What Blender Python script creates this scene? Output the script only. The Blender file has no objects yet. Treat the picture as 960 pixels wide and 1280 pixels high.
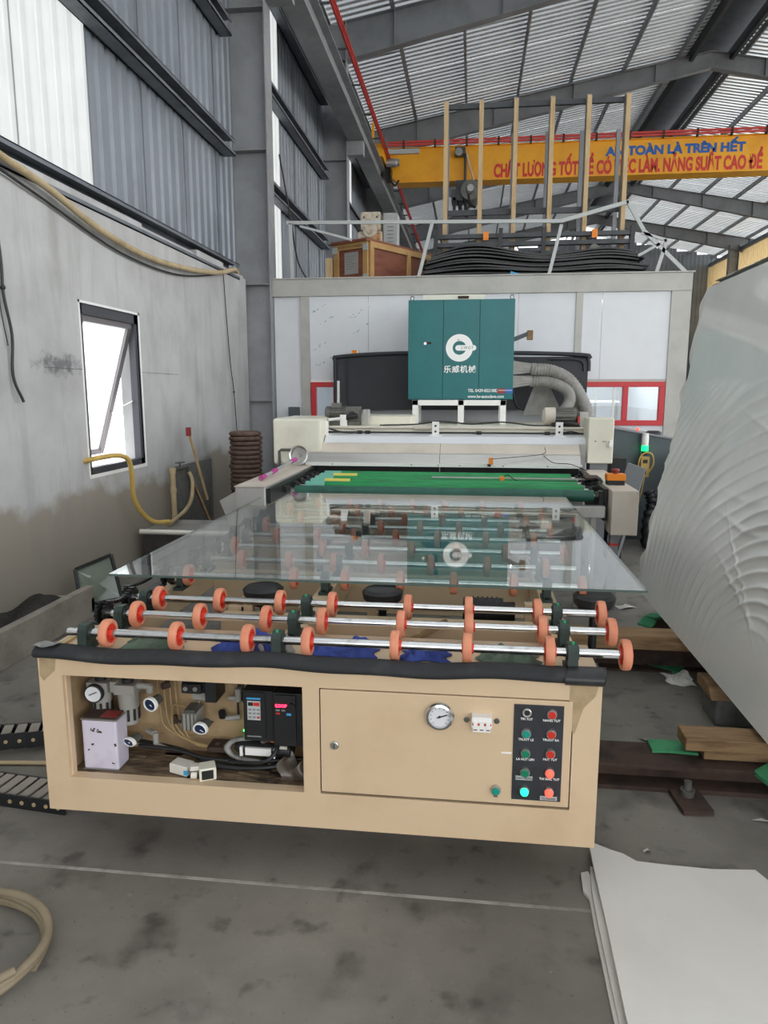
import bpy, math, random
from mathutils import Vector, Matrix
random.seed(7)
scene = bpy.context.scene
col = scene.collection
PI = math.pi

# ------------------------------------------------------------------ camera, sky, exposure
cd = bpy.data.cameras.new('camera'); cam = bpy.data.objects.new('camera', cd); col.objects.link(cam)
cd.sensor_fit = 'HORIZONTAL'; cd.sensor_width = 36.0; cd.lens = 33.75
cd.clip_start = 0.05; cd.clip_end = 300
cam.location = (0, 0, 1.65)
cam.rotation_euler = (math.radians(90 - 9.586), 0, math.radians(6.872))
scene.camera = cam

w = bpy.data.worlds.new('overcast_sky'); scene.world = w; w.use_nodes = True
nt = w.node_tree; nt.nodes.clear()
wo = nt.nodes.new('ShaderNodeOutputWorld'); bg = nt.nodes.new('ShaderNodeBackground')
bg.inputs['Color'].default_value = (0.97, 0.985, 1.0, 1); bg.inputs['Strength'].default_value = 3.0
nt.links.new(bg.outputs[0], wo.inputs[0])

scene.view_settings.view_transform = 'Standard'
scene.view_settings.look = 'None'
scene.view_settings.gamma = 1.0
scene.view_settings.use_curve_mapping = False
scene.view_settings.exposure = 0.22
scene.cycles.max_bounces = 10
scene.cycles.diffuse_bounces = 5
scene.cycles.transparent_max_bounces = 16
scene.cycles.caustics_reflective = False
scene.cycles.caustics_refractive = False

# ------------------------------------------------------------------ materials
def srgb(c):
    if isinstance(c, str):
        c = [int(c[i:i+2], 16) / 255 for i in (0, 2, 4)]
    return tuple((x / 12.92 if x <= 0.04045 else ((x + 0.055) / 1.055) ** 2.4) for x in c) + (1.0,)

def mat(name, c, rough=0.5, metal=0.0, c2=None, scale=6.0, lo=0.45, hi=0.7, bump=0.0, bscale=40.0, emit=None, estr=1.0,
        coat=0.0, stretch=None, detail=6.0, trans=0.0, spec=0.5, rvar=0.0):
    m = bpy.data.materials.new(name); m.use_nodes = True
    t = m.node_tree; p = t.nodes['Principled BSDF']
    p.inputs['Base Color'].default_value = srgb(c)
    p.inputs['Roughness'].default_value = rough; p.inputs['Metallic'].default_value = metal
    p.inputs['Specular IOR Level'].default_value = spec
    p.inputs['Coat Weight'].default_value = coat; p.inputs['Coat Roughness'].default_value = .05
    p.inputs['Transmission Weight'].default_value = trans
    need = c2 is not None or bump or rvar
    if need:
        tc = t.nodes.new('ShaderNodeTexCoord'); src = tc.outputs['Object']
        if stretch:
            mp = t.nodes.new('ShaderNodeMapping'); mp.inputs['Scale'].default_value = stretch
            t.links.new(src, mp.inputs['Vector']); src = mp.outputs['Vector']
    if c2 is not None or rvar:
        n = t.nodes.new('ShaderNodeTexNoise'); n.inputs['Scale'].default_value = scale; n.inputs['Detail'].default_value = detail
        n.inputs['Roughness'].default_value = 0.62
        t.links.new(src, n.inputs['Vector'])
        r = t.nodes.new('ShaderNodeMapRange'); r.inputs['From Min'].default_value = lo; r.inputs['From Max'].default_value = hi
        t.links.new(n.outputs['Fac'], r.inputs['Value'])
        if c2 is not None:
            mx = t.nodes.new('ShaderNodeMix'); mx.data_type = 'RGBA'
            mx.inputs['A'].default_value = srgb(c); mx.inputs['B'].default_value = srgb(c2)
            t.links.new(r.outputs[0], mx.inputs['Factor']); t.links.new(mx.outputs['Result'], p.inputs['Base Color'])
        if rvar:
            r2 = t.nodes.new('ShaderNodeMapRange'); r2.inputs['To Min'].default_value = rough; r2.inputs['To Max'].default_value = rough + rvar
            t.links.new(n.outputs['Fac'], r2.inputs['Value']); t.links.new(r2.outputs[0], p.inputs['Roughness'])
    if bump:
        n2 = t.nodes.new('ShaderNodeTexNoise'); n2.inputs['Scale'].default_value = bscale; n2.inputs['Detail'].default_value = 4
        t.links.new(src, n2.inputs['Vector'])
        b = t.nodes.new('ShaderNodeBump'); b.inputs['Strength'].default_value = bump; b.inputs['Distance'].default_value = 0.02
        t.links.new(n2.outputs['Fac'], b.inputs['Height']); t.links.new(b.outputs[0], p.inputs['Normal'])
    if emit:
        p.inputs['Emission Color'].default_value = srgb(emit); p.inputs['Emission Strength'].default_value = estr
    return m

def glass_mat(name, tint, refl=1.0, IOR=1.52):
    m = bpy.data.materials.new(name); m.use_nodes = True; t = m.node_tree; t.nodes.clear()
    o = t.nodes.new('ShaderNodeOutputMaterial'); mx = t.nodes.new('ShaderNodeMixShader')
    tr = t.nodes.new('ShaderNodeBsdfTransparent'); tr.inputs[0].default_value = tint
    gl = t.nodes.new('ShaderNodeBsdfGlossy'); gl.inputs['Roughness'].default_value = 0.0
    gl.inputs['Color'].default_value = (refl, refl, refl, 1)
    fr = t.nodes.new('ShaderNodeFresnel'); fr.inputs['IOR'].default_value = 1.5
    geo = t.nodes.new('ShaderNodeNewGeometry')       # same fresnel on both sides of the pane
    inv = t.nodes.new('ShaderNodeMath'); inv.operation = 'MULTIPLY_ADD'
    inv.inputs[1].default_value = 1 / IOR - IOR; inv.inputs[2].default_value = IOR
    t.links.new(geo.outputs['Backfacing'], inv.inputs[0])
    # straight-through rays leave by the back face too: give it the reciprocal index so both faces reflect alike
    t.links.new(inv.outputs[0], fr.inputs['IOR'])
    t.links.new(fr.outputs[0], mx.inputs[0]); t.links.new(tr.outputs[0], mx.inputs[1]); t.links.new(gl.outputs[0], mx.inputs[2])
    t.links.new(mx.outputs[0], o.inputs[0])
    return m

def translucent_mat(name, c, tr=0.6):
    m = bpy.data.materials.new(name); m.use_nodes = True; t = m.node_tree; t.nodes.clear()
    o = t.nodes.new('ShaderNodeOutputMaterial'); mx = t.nodes.new('ShaderNodeMixShader'); mx.inputs[0].default_value = tr
    d = t.nodes.new('ShaderNodeBsdfDiffuse'); d.inputs[0].default_value = srgb(c)
    s = t.nodes.new('ShaderNodeBsdfTranslucent'); s.inputs[0].default_value = srgb(c)
    tc = t.nodes.new('ShaderNodeTexCoord'); n = t.nodes.new('ShaderNodeTexNoise'); n.inputs['Scale'].default_value = 3
    cr = t.nodes.new('ShaderNodeMix'); cr.data_type = 'RGBA'
    cr.inputs['A'].default_value = srgb(c); cr.inputs['B'].default_value = tuple(x * 0.8 for x in srgb(c)[:3]) + (1,)
    t.links.new(tc.outputs['Object'], n.inputs['Vector']); t.links.new(n.outputs['Fac'], cr.inputs['Factor'])
    t.links.new(cr.outputs['Result'], d.inputs[0]); t.links.new(cr.outputs['Result'], s.inputs[0])
    t.links.new(d.outputs[0], mx.inputs[1]); t.links.new(s.outputs[0], mx.inputs[2]); t.links.new(mx.outputs[0], o.inputs[0])
    return m

def plaster_mat():
    m = mat('plaster', 'bcbcbc', 0.85, c2='a3a2a1', scale=1.3, lo=0.4, hi=0.75, bump=0.12, bscale=9)
    t = m.node_tree; p = t.nodes['Principled BSDF']
    base = p.inputs['Base Color'].links[0].from_socket
    tc = t.nodes.new('ShaderNodeTexCoord'); sx = t.nodes.new('ShaderNodeSeparateXYZ'); t.links.new(tc.outputs['Object'], sx.inputs[0])
    # tide mark of rising damp: height limit depends on place along the wall
    n = t.nodes.new('ShaderNodeTexNoise'); n.inputs['Scale'].default_value = 1.1; n.inputs['Detail'].default_value = 7; n.inputs['Roughness'].default_value = .6
    t.links.new(tc.outputs['Object'], n.inputs['Vector'])
    a = t.nodes.new('ShaderNodeMath'); a.operation = 'MULTIPLY_ADD'; a.inputs[1].default_value = 0.8; a.inputs[2].default_value = 0.42
    t.links.new(n.outputs['Fac'], a.inputs[0])
    d = t.nodes.new('ShaderNodeMath'); d.operation = 'SUBTRACT'; t.links.new(a.outputs[0], d.inputs[0]); t.links.new(sx.outputs['Z'], d.inputs[1])
    r = t.nodes.new('ShaderNodeMapRange'); r.inputs['From Min'].default_value = -0.05; r.inputs['From Max'].default_value = 0.05
    t.links.new(d.outputs[0], r.inputs['Value'])
    mx = t.nodes.new('ShaderNodeMix'); mx.data_type = 'RGBA'; mx.inputs['B'].default_value = srgb('958d82')
    t.links.new(r.outputs[0], mx.inputs['Factor']); t.links.new(base, mx.inputs['A'])
    # streaks and blotches
    mp = t.nodes.new('ShaderNodeMapping'); mp.inputs['Scale'].default_value = (1, 2.2, 0.35)
    t.links.new(tc.outputs['Object'], mp.inputs[0])
    n2 = t.nodes.new('ShaderNodeTexNoise'); n2.inputs['Scale'].default_value = 2.6; n2.inputs['Detail'].default_value = 8; n2.inputs['Roughness'].default_value = .65
    t.links.new(mp.outputs[0], n2.inputs['Vector'])
    r2 = t.nodes.new('ShaderNodeMapRange'); r2.inputs['From Min'].default_value = 0.5; r2.inputs['From Max'].default_value = 0.8; r2.inputs['To Max'].default_value = .55
    t.links.new(n2.outputs['Fac'], r2.inputs['Value'])
    mx2 = t.nodes.new('ShaderNodeMix'); mx2.data_type = 'RGBA'; mx2.inputs['B'].default_value = srgb('87847f')
    t.links.new(r2.outputs[0], mx2.inputs['Factor']); t.links.new(mx.outputs['Result'], mx2.inputs['A'])
    # a scuffed grey patch where the skim coat has worn away beside the window
    mp3 = t.nodes.new('ShaderNodeMapping'); mp3.inputs['Location'].default_value = (0, -5.31/.30, -1.85/.085); mp3.inputs['Scale'].default_value = (0, 1/.30, 1/.085)
    t.links.new(tc.outputs['Object'], mp3.inputs[0])
    ln = t.nodes.new('ShaderNodeVectorMath'); ln.operation = 'LENGTH'; t.links.new(mp3.outputs[0], ln.inputs[0])
    n3 = t.nodes.new('ShaderNodeTexNoise'); n3.inputs['Scale'].default_value = 11; n3.inputs['Detail'].default_value = 8; n3.inputs['Roughness'].default_value = .7
    t.links.new(tc.outputs['Object'], n3.inputs['Vector'])
    ad = t.nodes.new('ShaderNodeMath'); ad.operation = 'MULTIPLY_ADD'; ad.inputs[1].default_value = 3.6; t.links.new(n3.outputs['Fac'], ad.inputs[0]); t.links.new(ln.outputs['Value'], ad.inputs[2])
    r3 = t.nodes.new('ShaderNodeMapRange'); r3.inputs['From Min'].default_value = 2.0; r3.inputs['From Max'].default_value = 2.9; r3.inputs['To Min'].default_value = .85; r3.inputs['To Max'].default_value = 0
    t.links.new(ad.outputs[0], r3.inputs['Value'])
    mx3 = t.nodes.new('ShaderNodeMix'); mx3.data_type = 'RGBA'; mx3.inputs['B'].default_value = srgb('666668')
    t.links.new(r3.outputs[0], mx3.inputs['Factor']); t.links.new(mx2.outputs['Result'], mx3.inputs['A'])
    t.links.new(mx3.outputs['Result'], p.inputs['Base Color'])
    return m

def floor_mat():
    m = mat('concrete', '86827a', 0.62, c2='67635d', scale=1.1, lo=0.35, hi=0.68, bump=0.06, bscale=60, rvar=0.2)
    t = m.node_tree; p = t.nodes['Principled BSDF']; base = p.inputs['Base Color'].links[0].from_socket
    tc = t.nodes.new('ShaderNodeTexCoord')
    for sc, lo, hi, c, amt in ((4.5, 0.55, 0.72, '423f3b', .75), (.8, 0.47, 0.66, '55524d', .75), (9, .6, .7, '3f3c39', .5), (2.3, 0.56, 0.75, '8f8b84', .7), (26, 0.68, 0.76, '8f8c88', .5), (60, .66, .72, '3d3b38', .5)):
        n = t.nodes.new('ShaderNodeTexNoise'); n.inputs['Scale'].default_value = sc; n.inputs['Detail'].default_value = 6
        t.links.new(tc.outputs['Object'], n.inputs['Vector'])
        r = t.nodes.new('ShaderNodeMapRange'); r.inputs['From Min'].default_value = lo; r.inputs['From Max'].default_value = hi; r.inputs['To Max'].default_value = amt
        t.links.new(n.outputs['Fac'], r.inputs['Value'])
        mx = t.nodes.new('ShaderNodeMix'); mx.data_type = 'RGBA'; mx.inputs['B'].default_value = srgb(c)
        t.links.new(r.outputs[0], mx.inputs['Factor']); t.links.new(base, mx.inputs['A']); base = mx.outputs['Result']
    t.links.new(base, p.inputs['Base Color'])
    return m

MT = dict(
    plaster=plaster_mat(), floor=floor_mat(),
    joint=mat('joint_filler', 'a8a59e', .9, c2='77746e', scale=9),
    sheet=mat('galvanised_wall_sheet', '8f959d', .5, .35, c2='7b8188', scale=.9, lo=.4, hi=.7),
    bounce_ground=mat('pale_bounce_ground', 'c9c6bf', .9, c2='b5b2ab', scale=.6),
    roof=mat('galvanised_roof_sheet', 'd2d4d5', .34, .55, c2='bfc1c2', scale=.7, lo=.4, hi=.7),
    clear=translucent_mat('translucent_sheet', 'a7a9a7', .7),
    light_sheet=translucent_mat('added_light_sheet', 'f2f5f5', .7),
    pan_l=translucent_mat('dim_sheen_roof_pan', '9fa3a6', .35), pan_r=translucent_mat('bright_sheen_roof_pan', 'cfd3d4', .5),  # pans let light through to imitate glossy stripes, brighter on right slope
    tan_sheet=translucent_mat('tan_translucent_sheet', 'd8bd8c', .6),
    steel=mat('grey_painted_steel', '97999b', .55, .1, c2='828486', scale=2.2, lo=.4, hi=.7),
    steel_dark=mat('dark_steel', '4a4d50', .5, .4, c2='393b3d', scale=3),
    girt=mat('wall_girt_steel', '757b82', .5, .2, c2='5c6066', scale=3),
    rafter=mat('rafter_paint', '85888b', .55, .15, c2='74777a', scale=1.5),
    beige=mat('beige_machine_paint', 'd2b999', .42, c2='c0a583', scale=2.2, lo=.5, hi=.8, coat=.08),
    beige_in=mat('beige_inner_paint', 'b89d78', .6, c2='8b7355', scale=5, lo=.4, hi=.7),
    grime=mat('oily_board', '8a755c', .75, c2='3f3228', scale=14, lo=.38, hi=.62, bump=.3, bscale=30, stretch=(.5, 2, 2)),
    foam=mat('black_foam', '26282b', .8, c2='3a3b3d', scale=9, lo=.5, hi=.7),
    tape=mat('clear_tape', '8f8f8c', .25, c2='55544f', scale=20),
    chrome=mat('chromed_shaft', 'd9dadb', .16, 1.0, c2='a9a6a2', scale=18, lo=.55, hi=.75),
    wheel=mat('orange_rubber', 'dd9272', .6, c2='cc7a5c', scale=9, lo=.45, hi=.75),
    hub=mat('red_plastic_hub', 'd9402f', .4),
    cast=mat('dark_green_cast_iron', '2c3d38', .5, c2='222b28', scale=12),
    gcap=mat('green_cap', '2f9a63', .4),
    black=mat('black_plastic', '1c1d1f', .42),
    blackm=mat('black_oily_metal', '191a1b', .38, .3, c2='2b2a28', scale=25),
    rubber=mat('black_rubber', '202123', .42, c2='2d2e30', scale=6),
    cream=mat('cream_machine_paint', 'e3e0d0', .42, c2='d2cebc', scale=2.5, lo=.5, hi=.75),
    warm=mat('warm_grey_panel', 'cfc5b8', .5, c2='bdb3a6', scale=2),
    inox=mat('brushed_stainless', 'c9c8c5', .3, .9, c2='b5b3af', scale=3, stretch=(.3, 4, 4)),
    inox2=mat('dull_stainless', 'b4b3b0', .42, .7, c2='9a9895', scale=4),
    teal=mat('teal_cabinet_paint', '006367', .3, c2='0a6d6f', scale=2.0, lo=.45, hi=.75, spec=.35),
    white=mat('white_paint', 'ecebe8', .5),
    panel=mat('white_composite_panel', 'dcdfe3', .38, c2='cfd2d7', scale=.8, lo=.4, hi=.7),
    frame=mat('pale_grey_frame', 'b3b2ac', .5, .1, c2='a5a49e', scale=3),
    red=mat('red_window_frame', 'c4232c', .4),
    quilt=mat('black_padded_cover', '2b2d32', .6, c2='34363b', scale=1.5, bump=.1, bscale=4),
    hose=mat('grey_duct', '8e8c87', .55, c2='777570', scale=9),
    wood=mat('raw_timber', '957857', .8, c2='6f563b', scale=5, stretch=(1, 6, 6), bump=.1),
    wood2=mat('pale_timber', 'c4aa82', .7, c2='ad9068', scale=5, stretch=(4, 4, .6)),
    ply=mat('red_brown_plywood', '84503c', .65, c2='6a3a2b', scale=3, stretch=(1, 1, 4)),
    wood3=mat('crate_batten', 'bb9560', .7, c2='a37c4a', scale=4),
    greyblk=mat('grey_fibre_block', '6f6f6c', .85, c2='5d5d5a', scale=12),
    rust=mat('rusty_steel', '4b3a32', .8, .2, c2='2c2522', scale=10),
    green=mat('green_foam_strip', '3f9263', .7, c2='347c53', scale=10),
    rag=mat('white_cloth', 'dedcd6', .85),
    paper=mat('white_paper', 'd3d0cb', .6, c2='c8c5c0', scale=1.5),
    film=mat('white_film', 'f6f7f4', .45, c2='eef0ec', scale=2, coat=.8),
    glass=glass_mat('clear_glass', (.92, .95, .935, 1), 1.0, 1.75),
    wglass=glass_mat('window_glass', (.9, .95, .97, 1)),
    edge=mat('glass_edge', '55655f', .25, c2='4b5a55', scale=3),
    frost=translucent_mat('frosted_glass', 'eef3f4', .85),
    alu=mat('grey_aluminium', '8a8486', .4, .6),
    darkalu=mat('dark_aluminium', '46474d', .4, .1), coiltan=mat('dirty_tan_hose', '93866f', .6, c2='7d715c', scale=5), scar=mat('exposed_mortar', '77767a', .9, c2='5f5f62', scale=20), midslate=mat('mid_slate', '64686b', .5, c2='585c5f', scale=3),
    yellow=mat('crane_yellow', 'f2ac1c', .45, c2='e0981a', scale=1.2),
    tred=mat('red_lettering', 'd0342c', .5), tblue=mat('blue_lettering', '1d5fae', .5), twhite=mat('white_lettering', 'f1f2f0', .5),
    tdark=mat('dark_lettering', '3b5a58', .5), tblack=mat('black_marking', '1a1a1a', .6), tgreen=mat('green_stamp', '2f8f7a', .6),
    railred=mat('red_insulated_rail', 'c9403a', .45), orange=mat('orange_plastic', 'f08a1c', .45),
    concrete2=mat('trough_concrete', '989087', .85, c2='79726a', scale=4),
    tan=mat('tan_hose', 'b9a684', .6, c2='a08c68', scale=5),
    yhose=mat('yellow_hose', 'c9a95c', .55, c2='b4924a', scale=6),
    brown=mat('brown_coil', '665147', .75, c2='4c3b33', scale=9),
    lav=mat('lilac_white_tin', 'cfc9d8', .4, c2='bdb6c6', scale=7, lo=.55, hi=.7),
    tinred=mat('tin_red_lid', '8b2f2c', .5), tinedge=mat('bare_tin', '9c9994', .35, .8),
    bluecloth=mat('blue_cloth', '33468f', .8, c2='273672', scale=20), gcloth=mat('grey_green_cloth', '5b6a5b', .85, c2='4a584b', scale=18),
    greycloth=mat('grey_knit', '9a948c', .9),
    pink=mat('pink_plastic', 'b5358a', .4), silver=mat('silver_plastic', 'bfc0c4', .3, .6),
    dgreen=mat('green_roller_sleeve', '12914f', .35, c2='0f7440', scale=8, stretch=(.3, 4, 4)),
    dgreen2=mat('dark_green_roller_sleeve', '245f50', .5, c2='1c4d41', scale=8),
    ysleeve=mat('yellow_sleeve', 'd9cf62', .5), teal2=mat('pale_teal_sleeve', '6fb7a4', .5),
    slate=mat('slate_grey_paint', '4a5459', .5, c2='414a4f', scale=3),
    greyp=mat('mid_grey_panel', '84868a', .5, c2='75777a', scale=2),
    gun=mat('gearmotor_grey', '6a6a64', .45, .4, c2='55554f', scale=9),
    btn_r=mat('red_button', 'c62f22', .35), btn_g=mat('green_button', '0f7a58', .35), btn_t=mat('teal_button', '15907f', .35),
    lit_r=mat('lit_red_lamp', 'ff5a4a', .3, emit='ff3b2e', estr=2.6), lit_g=mat('lit_green_lamp', '2ff0b0', .3, emit='14e69a', estr=2.2),
    led=mat('lit_red_digits', 'ff4060', .3, emit='ff2a50', estr=4.0), led_g=mat('lit_green_led', '4dff6a', .3, emit='3dff5a', estr=6.0),
    beacon=mat('lit_green_beacon', '0c8040', .3, emit='08e868', estr=3.2),
    btnplate=mat('dark_grey_button_plate', '34363b', .35, c2='2a2c30', scale=6), dial=mat('dial_white', 'dfe1e4', .3), dialb=mat('dial_blue', '21304f', .25),
    pipe=mat('translucent_tube', 'a88f63', .4), cwhite=mat('pvc_white', 'd8d5cb', .45), cgrey=mat('filter_grey', '97958f', .4),
    bluetape=mat('blue_plastic', '2f6fc0', .4), sky_blue=mat('light_blue_plastic', '3f9bd0', .5),
    bag=mat('smoky_plastic_bag', '5a5148', .25, c2='3e3730', scale=12), castw=mat('off_white_casting', 'd6cdbb', .5, c2='b9a98c', scale=12, lo=.45, hi=.6),
    castor=mat('orange_stained_casting', 'd9a97c', .55, c2='c8823e', scale=10), ltgrey=mat('light_grey_enamel', 'b4b8b6', .45),
    stain=mat('old_oil_stain', 'b09a78', .55, c2='9a8464', scale=14), paneback=mat('grey_green_back', '8b9086', .6, c2='787d74', scale=5),
    mirror=glass_mat('mirror_pane', (.8, .84, .81, 1)), damp=mat('dark_damp', '3b3733', .7, c2='27241f', scale=8),
    mud=mat('black_sludge', '1f1d1b', .6, c2='33302b', scale=8, bump=.5), lamp=mat('lit_tube_lamp', 'ffffff', .5, emit='ffffff', estr=7.0),
)

# ------------------------------------------------------------------ mesh helpers
ORG = {}
FIT = [None]      # optional adjustment applied while a group of parts is being built
class MB:
    def __init__(s): s.v = []; s.f = []; s.m = []; s.s = []
    def add(s, vs, fs, m=0, smooth=False):
        o = len(s.v); s.v += [tuple(v) for v in vs]
        for f in fs: s.f.append([i + o for i in f]); s.m.append(m); s.s.append(smooth)
        return s
    def box(s, x0, x1, y0, y1, z0, z1, m=0):
        return s.add([(x0,y0,z0),(x1,y0,z0),(x1,y1,z0),(x0,y1,z0),(x0,y0,z1),(x1,y0,z1),(x1,y1,z1),(x0,y1,z1)],
              [(0,3,2,1),(4,5,6,7),(0,1,5,4),(1,2,6,5),(2,3,7,6),(3,0,4,7)], m)
    def obox(s, c, size, rot=(0,0,0), m=0):
        R = Matrix.Rotation(rot[2],3,'Z') @ Matrix.Rotation(rot[1],3,'Y') @ Matrix.Rotation(rot[0],3,'X'); c = Vector(c)
        x, y, z = [a / 2 for a in size]
        P = [(-x,-y,-z),(x,-y,-z),(x,y,-z),(-x,y,-z),(-x,-y,z),(x,-y,z),(x,y,z),(-x,y,z)]
        return s.add([c + R @ Vector(p) for p in P], [(0,3,2,1),(4,5,6,7),(0,1,5,4),(1,2,6,5),(2,3,7,6),(3,0,4,7)], m)
    def beam(s, a, b, wd, ht, m=0, up=(0,0,1)):
        a = Vector(a); b = Vector(b); d = (b - a).normalized(); u = Vector(up)
        if abs(d.dot(u)) > .98: u = Vector((0,1,0))
        r = d.cross(u).normalized() * wd / 2; u = r.cross(d).normalized() * ht / 2
        return s.add([a-r-u, a+r-u, a+r+u, a-r+u, b-r-u, b+r-u, b+r+u, b-r+u],
              [(0,1,2,3),(7,6,5,4),(0,4,5,1),(1,5,6,2),(2,6,7,3),(3,7,4,0)], m)
    def ring(s, c, d, r, n, ph=0):
        d = Vector(d).normalized(); u = Vector((0,0,1)) if abs(d.z) < .9 else Vector((1,0,0))
        a = d.cross(u).normalized(); b = d.cross(a)
        return [Vector(c) + a * (r * math.cos(2*PI*i/n+ph)) + b * (r * math.sin(2*PI*i/n+ph)) for i in range(n)]
    def lathe(s, c, d, prof, n=16, m=0, smooth=True):
        # prof: list of (distance along d, radius[, material]); profile split into crisp bands
        d = Vector(d).normalized(); c = Vector(c)
        for k in range(len(prof) - 1):
            (h0, r0), (h1, r1) = prof[k][:2], prof[k+1][:2]; mm = prof[k][2] if len(prof[k]) > 2 else m
            A = s.ring(c + d*h0, d, max(r0, 1e-5), n); B = s.ring(c + d*h1, d, max(r1, 1e-5), n)
            s.add(A + B, [(i, n+i, n+(i+1) % n, (i+1) % n) for i in range(n)], mm, smooth)
        return s
    def cyl(s, a, b, r, r1=None, n=14, m=0, mc=None):
        a = Vector(a); b = Vector(b); d = b - a; L = d.length; r1 = r if r1 is None else r1
        mc = m if mc is None else mc
        return s.lathe(a, d, [(0, 0, mc), (0, r, m), (L, r1, mc), (L, 0)], n, m)
    def tube(s, pts, r, n=8, m=0, sub=6, rf=None, closed=False):
        P = [Vector(p) for p in pts]
        if sub > 1 and len(P) > 2:
            Q = []; N = len(P)
            for i in range(N - 1 if not closed else N):
                p0 = P[i-1] if (i > 0 or closed) else P[0]*2 - P[1]; p1 = P[i]; p2 = P[(i+1) % N]
                p3 = P[(i+2) % N] if (i + 2 < N or closed) else P[-1]*2 - P[-2]
                for k in range(sub):
                    t = k / sub
                    Q.append(0.5*((2*p1) + (p2-p0)*t + (2*p0-5*p1+4*p2-p3)*t*t + (3*p1-p0-3*p2+p3)*t**3))
            if not closed: Q.append(P[-1])
            P = Q
        vs = []; N = len(P); pa = None
        for i, p in enumerate(P):
            d = (P[min(i+1, N-1)] - P[max(i-1, 0)]).normalized()
            if pa is None:
                u = Vector((0,0,1)) if abs(d.z) < .9 else Vector((1,0,0)); pa = d.cross(u).normalized()
            pa = (pa - d * pa.dot(d)).normalized(); pb = d.cross(pa)
            rr = r if rf is None else rf(i / (N-1), i)
            vs += [p + pa*(rr*math.cos(2*PI*k/n)) + pb*(rr*math.sin(2*PI*k/n)) for k in range(n)]
        fs = [(i*n+k, i*n+(k+1) % n, (i+1)*n+(k+1) % n, (i+1)*n+k) for i in range(N-1) for k in range(n)]
        s.add(vs, fs, m, True)
        s.add(vs[:n], [tuple(range(n-1, -1, -1))], m); s.add(vs[-n:], [tuple(range(n))], m)
        return s
    def prism(s, poly, vec, m=0):
        n = len(poly); A = [Vector(p) for p in poly]; B = [p + Vector(vec) for p in A]
        return s.add(A + B, [tuple(range(n-1, -1, -1)), tuple(range(n, 2*n))] + [(i, (i+1) % n, n+(i+1) % n, n+i) for i in range(n)], m)
    def grid(s, fn, nu, nv, m=0, smooth=True):
        vs = [fn(i/nu, j/nv) for j in range(nv+1) for i in range(nu+1)]
        return s.add(vs, [(j*(nu+1)+i, j*(nu+1)+i+1, (j+1)*(nu+1)+i+1, (j+1)*(nu+1)+i) for j in range(nv) for i in range(nu)], m, smooth)
    def ball(s, c, r, m=0, nu=14, nv=8, sc=(1,1,1)):
        c = Vector(c)
        def f(u, v):
            a = 2*PI*u; b = PI*v
            return c + Vector((sc[0]*r*math.sin(b)*math.cos(a), sc[1]*r*math.sin(b)*math.sin(a), sc[2]*r*math.cos(b)))
        return s.grid(lambda u, v: f(u, 1-v), nu, nv, m)
    def build(s, name, mats, parent=None, bevel=0.0, kind=None, label=None):
        if FIT[0]: s.v = [FIT[0](v) for v in s.v]
        me = bpy.data.meshes.new(name)
        org = ORG[parent.name] if parent else None
        if org is None:
            xs = [v[0] for v in s.v]; ys = [v[1] for v in s.v]; zs = [v[2] for v in s.v]
            org = Vector(((min(xs)+max(xs))/2, (min(ys)+max(ys))/2, min(zs)))
        me.from_pydata([(v[0]-org.x, v[1]-org.y, v[2]-org.z) for v in s.v], [], s.f)
        for k in (mats if isinstance(mats, (list, tuple)) else [mats]): me.materials.append(MT[k])
        me.polygons.foreach_set('material_index', s.m); me.polygons.foreach_set('use_smooth', s.s)
        me.update()
        o = bpy.data.objects.new(name, me); col.objects.link(o)
        if parent: o.parent = parent
        else: o.location = org
        ORG[o.name] = org
        if bevel:
            b = o.modifiers.new('bevel', 'BEVEL'); b.width = bevel; b.segments = 2; b.limit_method = 'ANGLE'; b.angle_limit = math.radians(50)
        if kind: o['kind'] = kind
        if label: o['label'] = label
        return o
def thing(name, label, cat, loc=(0,0,0), group=None):
    o = bpy.data.objects.new(name, None); col.objects.link(o); o.location = loc; o.empty_display_size = .1
    ORG[o.name] = Vector(loc); o['label'] = label; o['category'] = cat
    if group: o['group'] = group
    return o
def tag(o, label, cat, group=None):
    o['label'] = label; o['category'] = cat
    if group: o['group'] = group
    return o
def struct(name, loc=(0,0,0)):
    o = bpy.data.objects.new(name, None); col.objects.link(o); o.location = loc; ORG[o.name] = Vector(loc); o['kind'] = 'structure'
    return o
def copy_part(o, parent, loc, rot=None, label=None):
    # a copy of a part and of its own children; loc is a shift from the source
    c = o.copy(); col.objects.link(c); c.parent = parent; c.location = Vector(loc)
    if rot: c.rotation_euler = rot
    ORG[c.name] = ORG[parent.name] if parent else Vector(loc)
    for ch in o.children:
        d = ch.copy(); col.objects.link(d); d.parent = c
    return c
def text(body, loc, size, m, parent, rot=(PI/2,0,0), align='LEFT', name='lettering', offset=0.0, ext=.0006, sx=1.0, space=1.0):
    cu = bpy.data.curves.new(name, 'FONT'); cu.body = body; cu.size = size; cu.align_x = align; cu.extrude = ext; cu.offset = offset
    cu.space_character = space
    cu.materials.append(MT[m]); o = bpy.data.objects.new(name, cu); col.objects.link(o)
    o.rotation_euler = rot; o.scale = (sx, 1, 1)
    if parent: o.parent = parent; o.location = Vector(loc) - ORG[parent.name]
    else: o.location = loc
    return o

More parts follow.
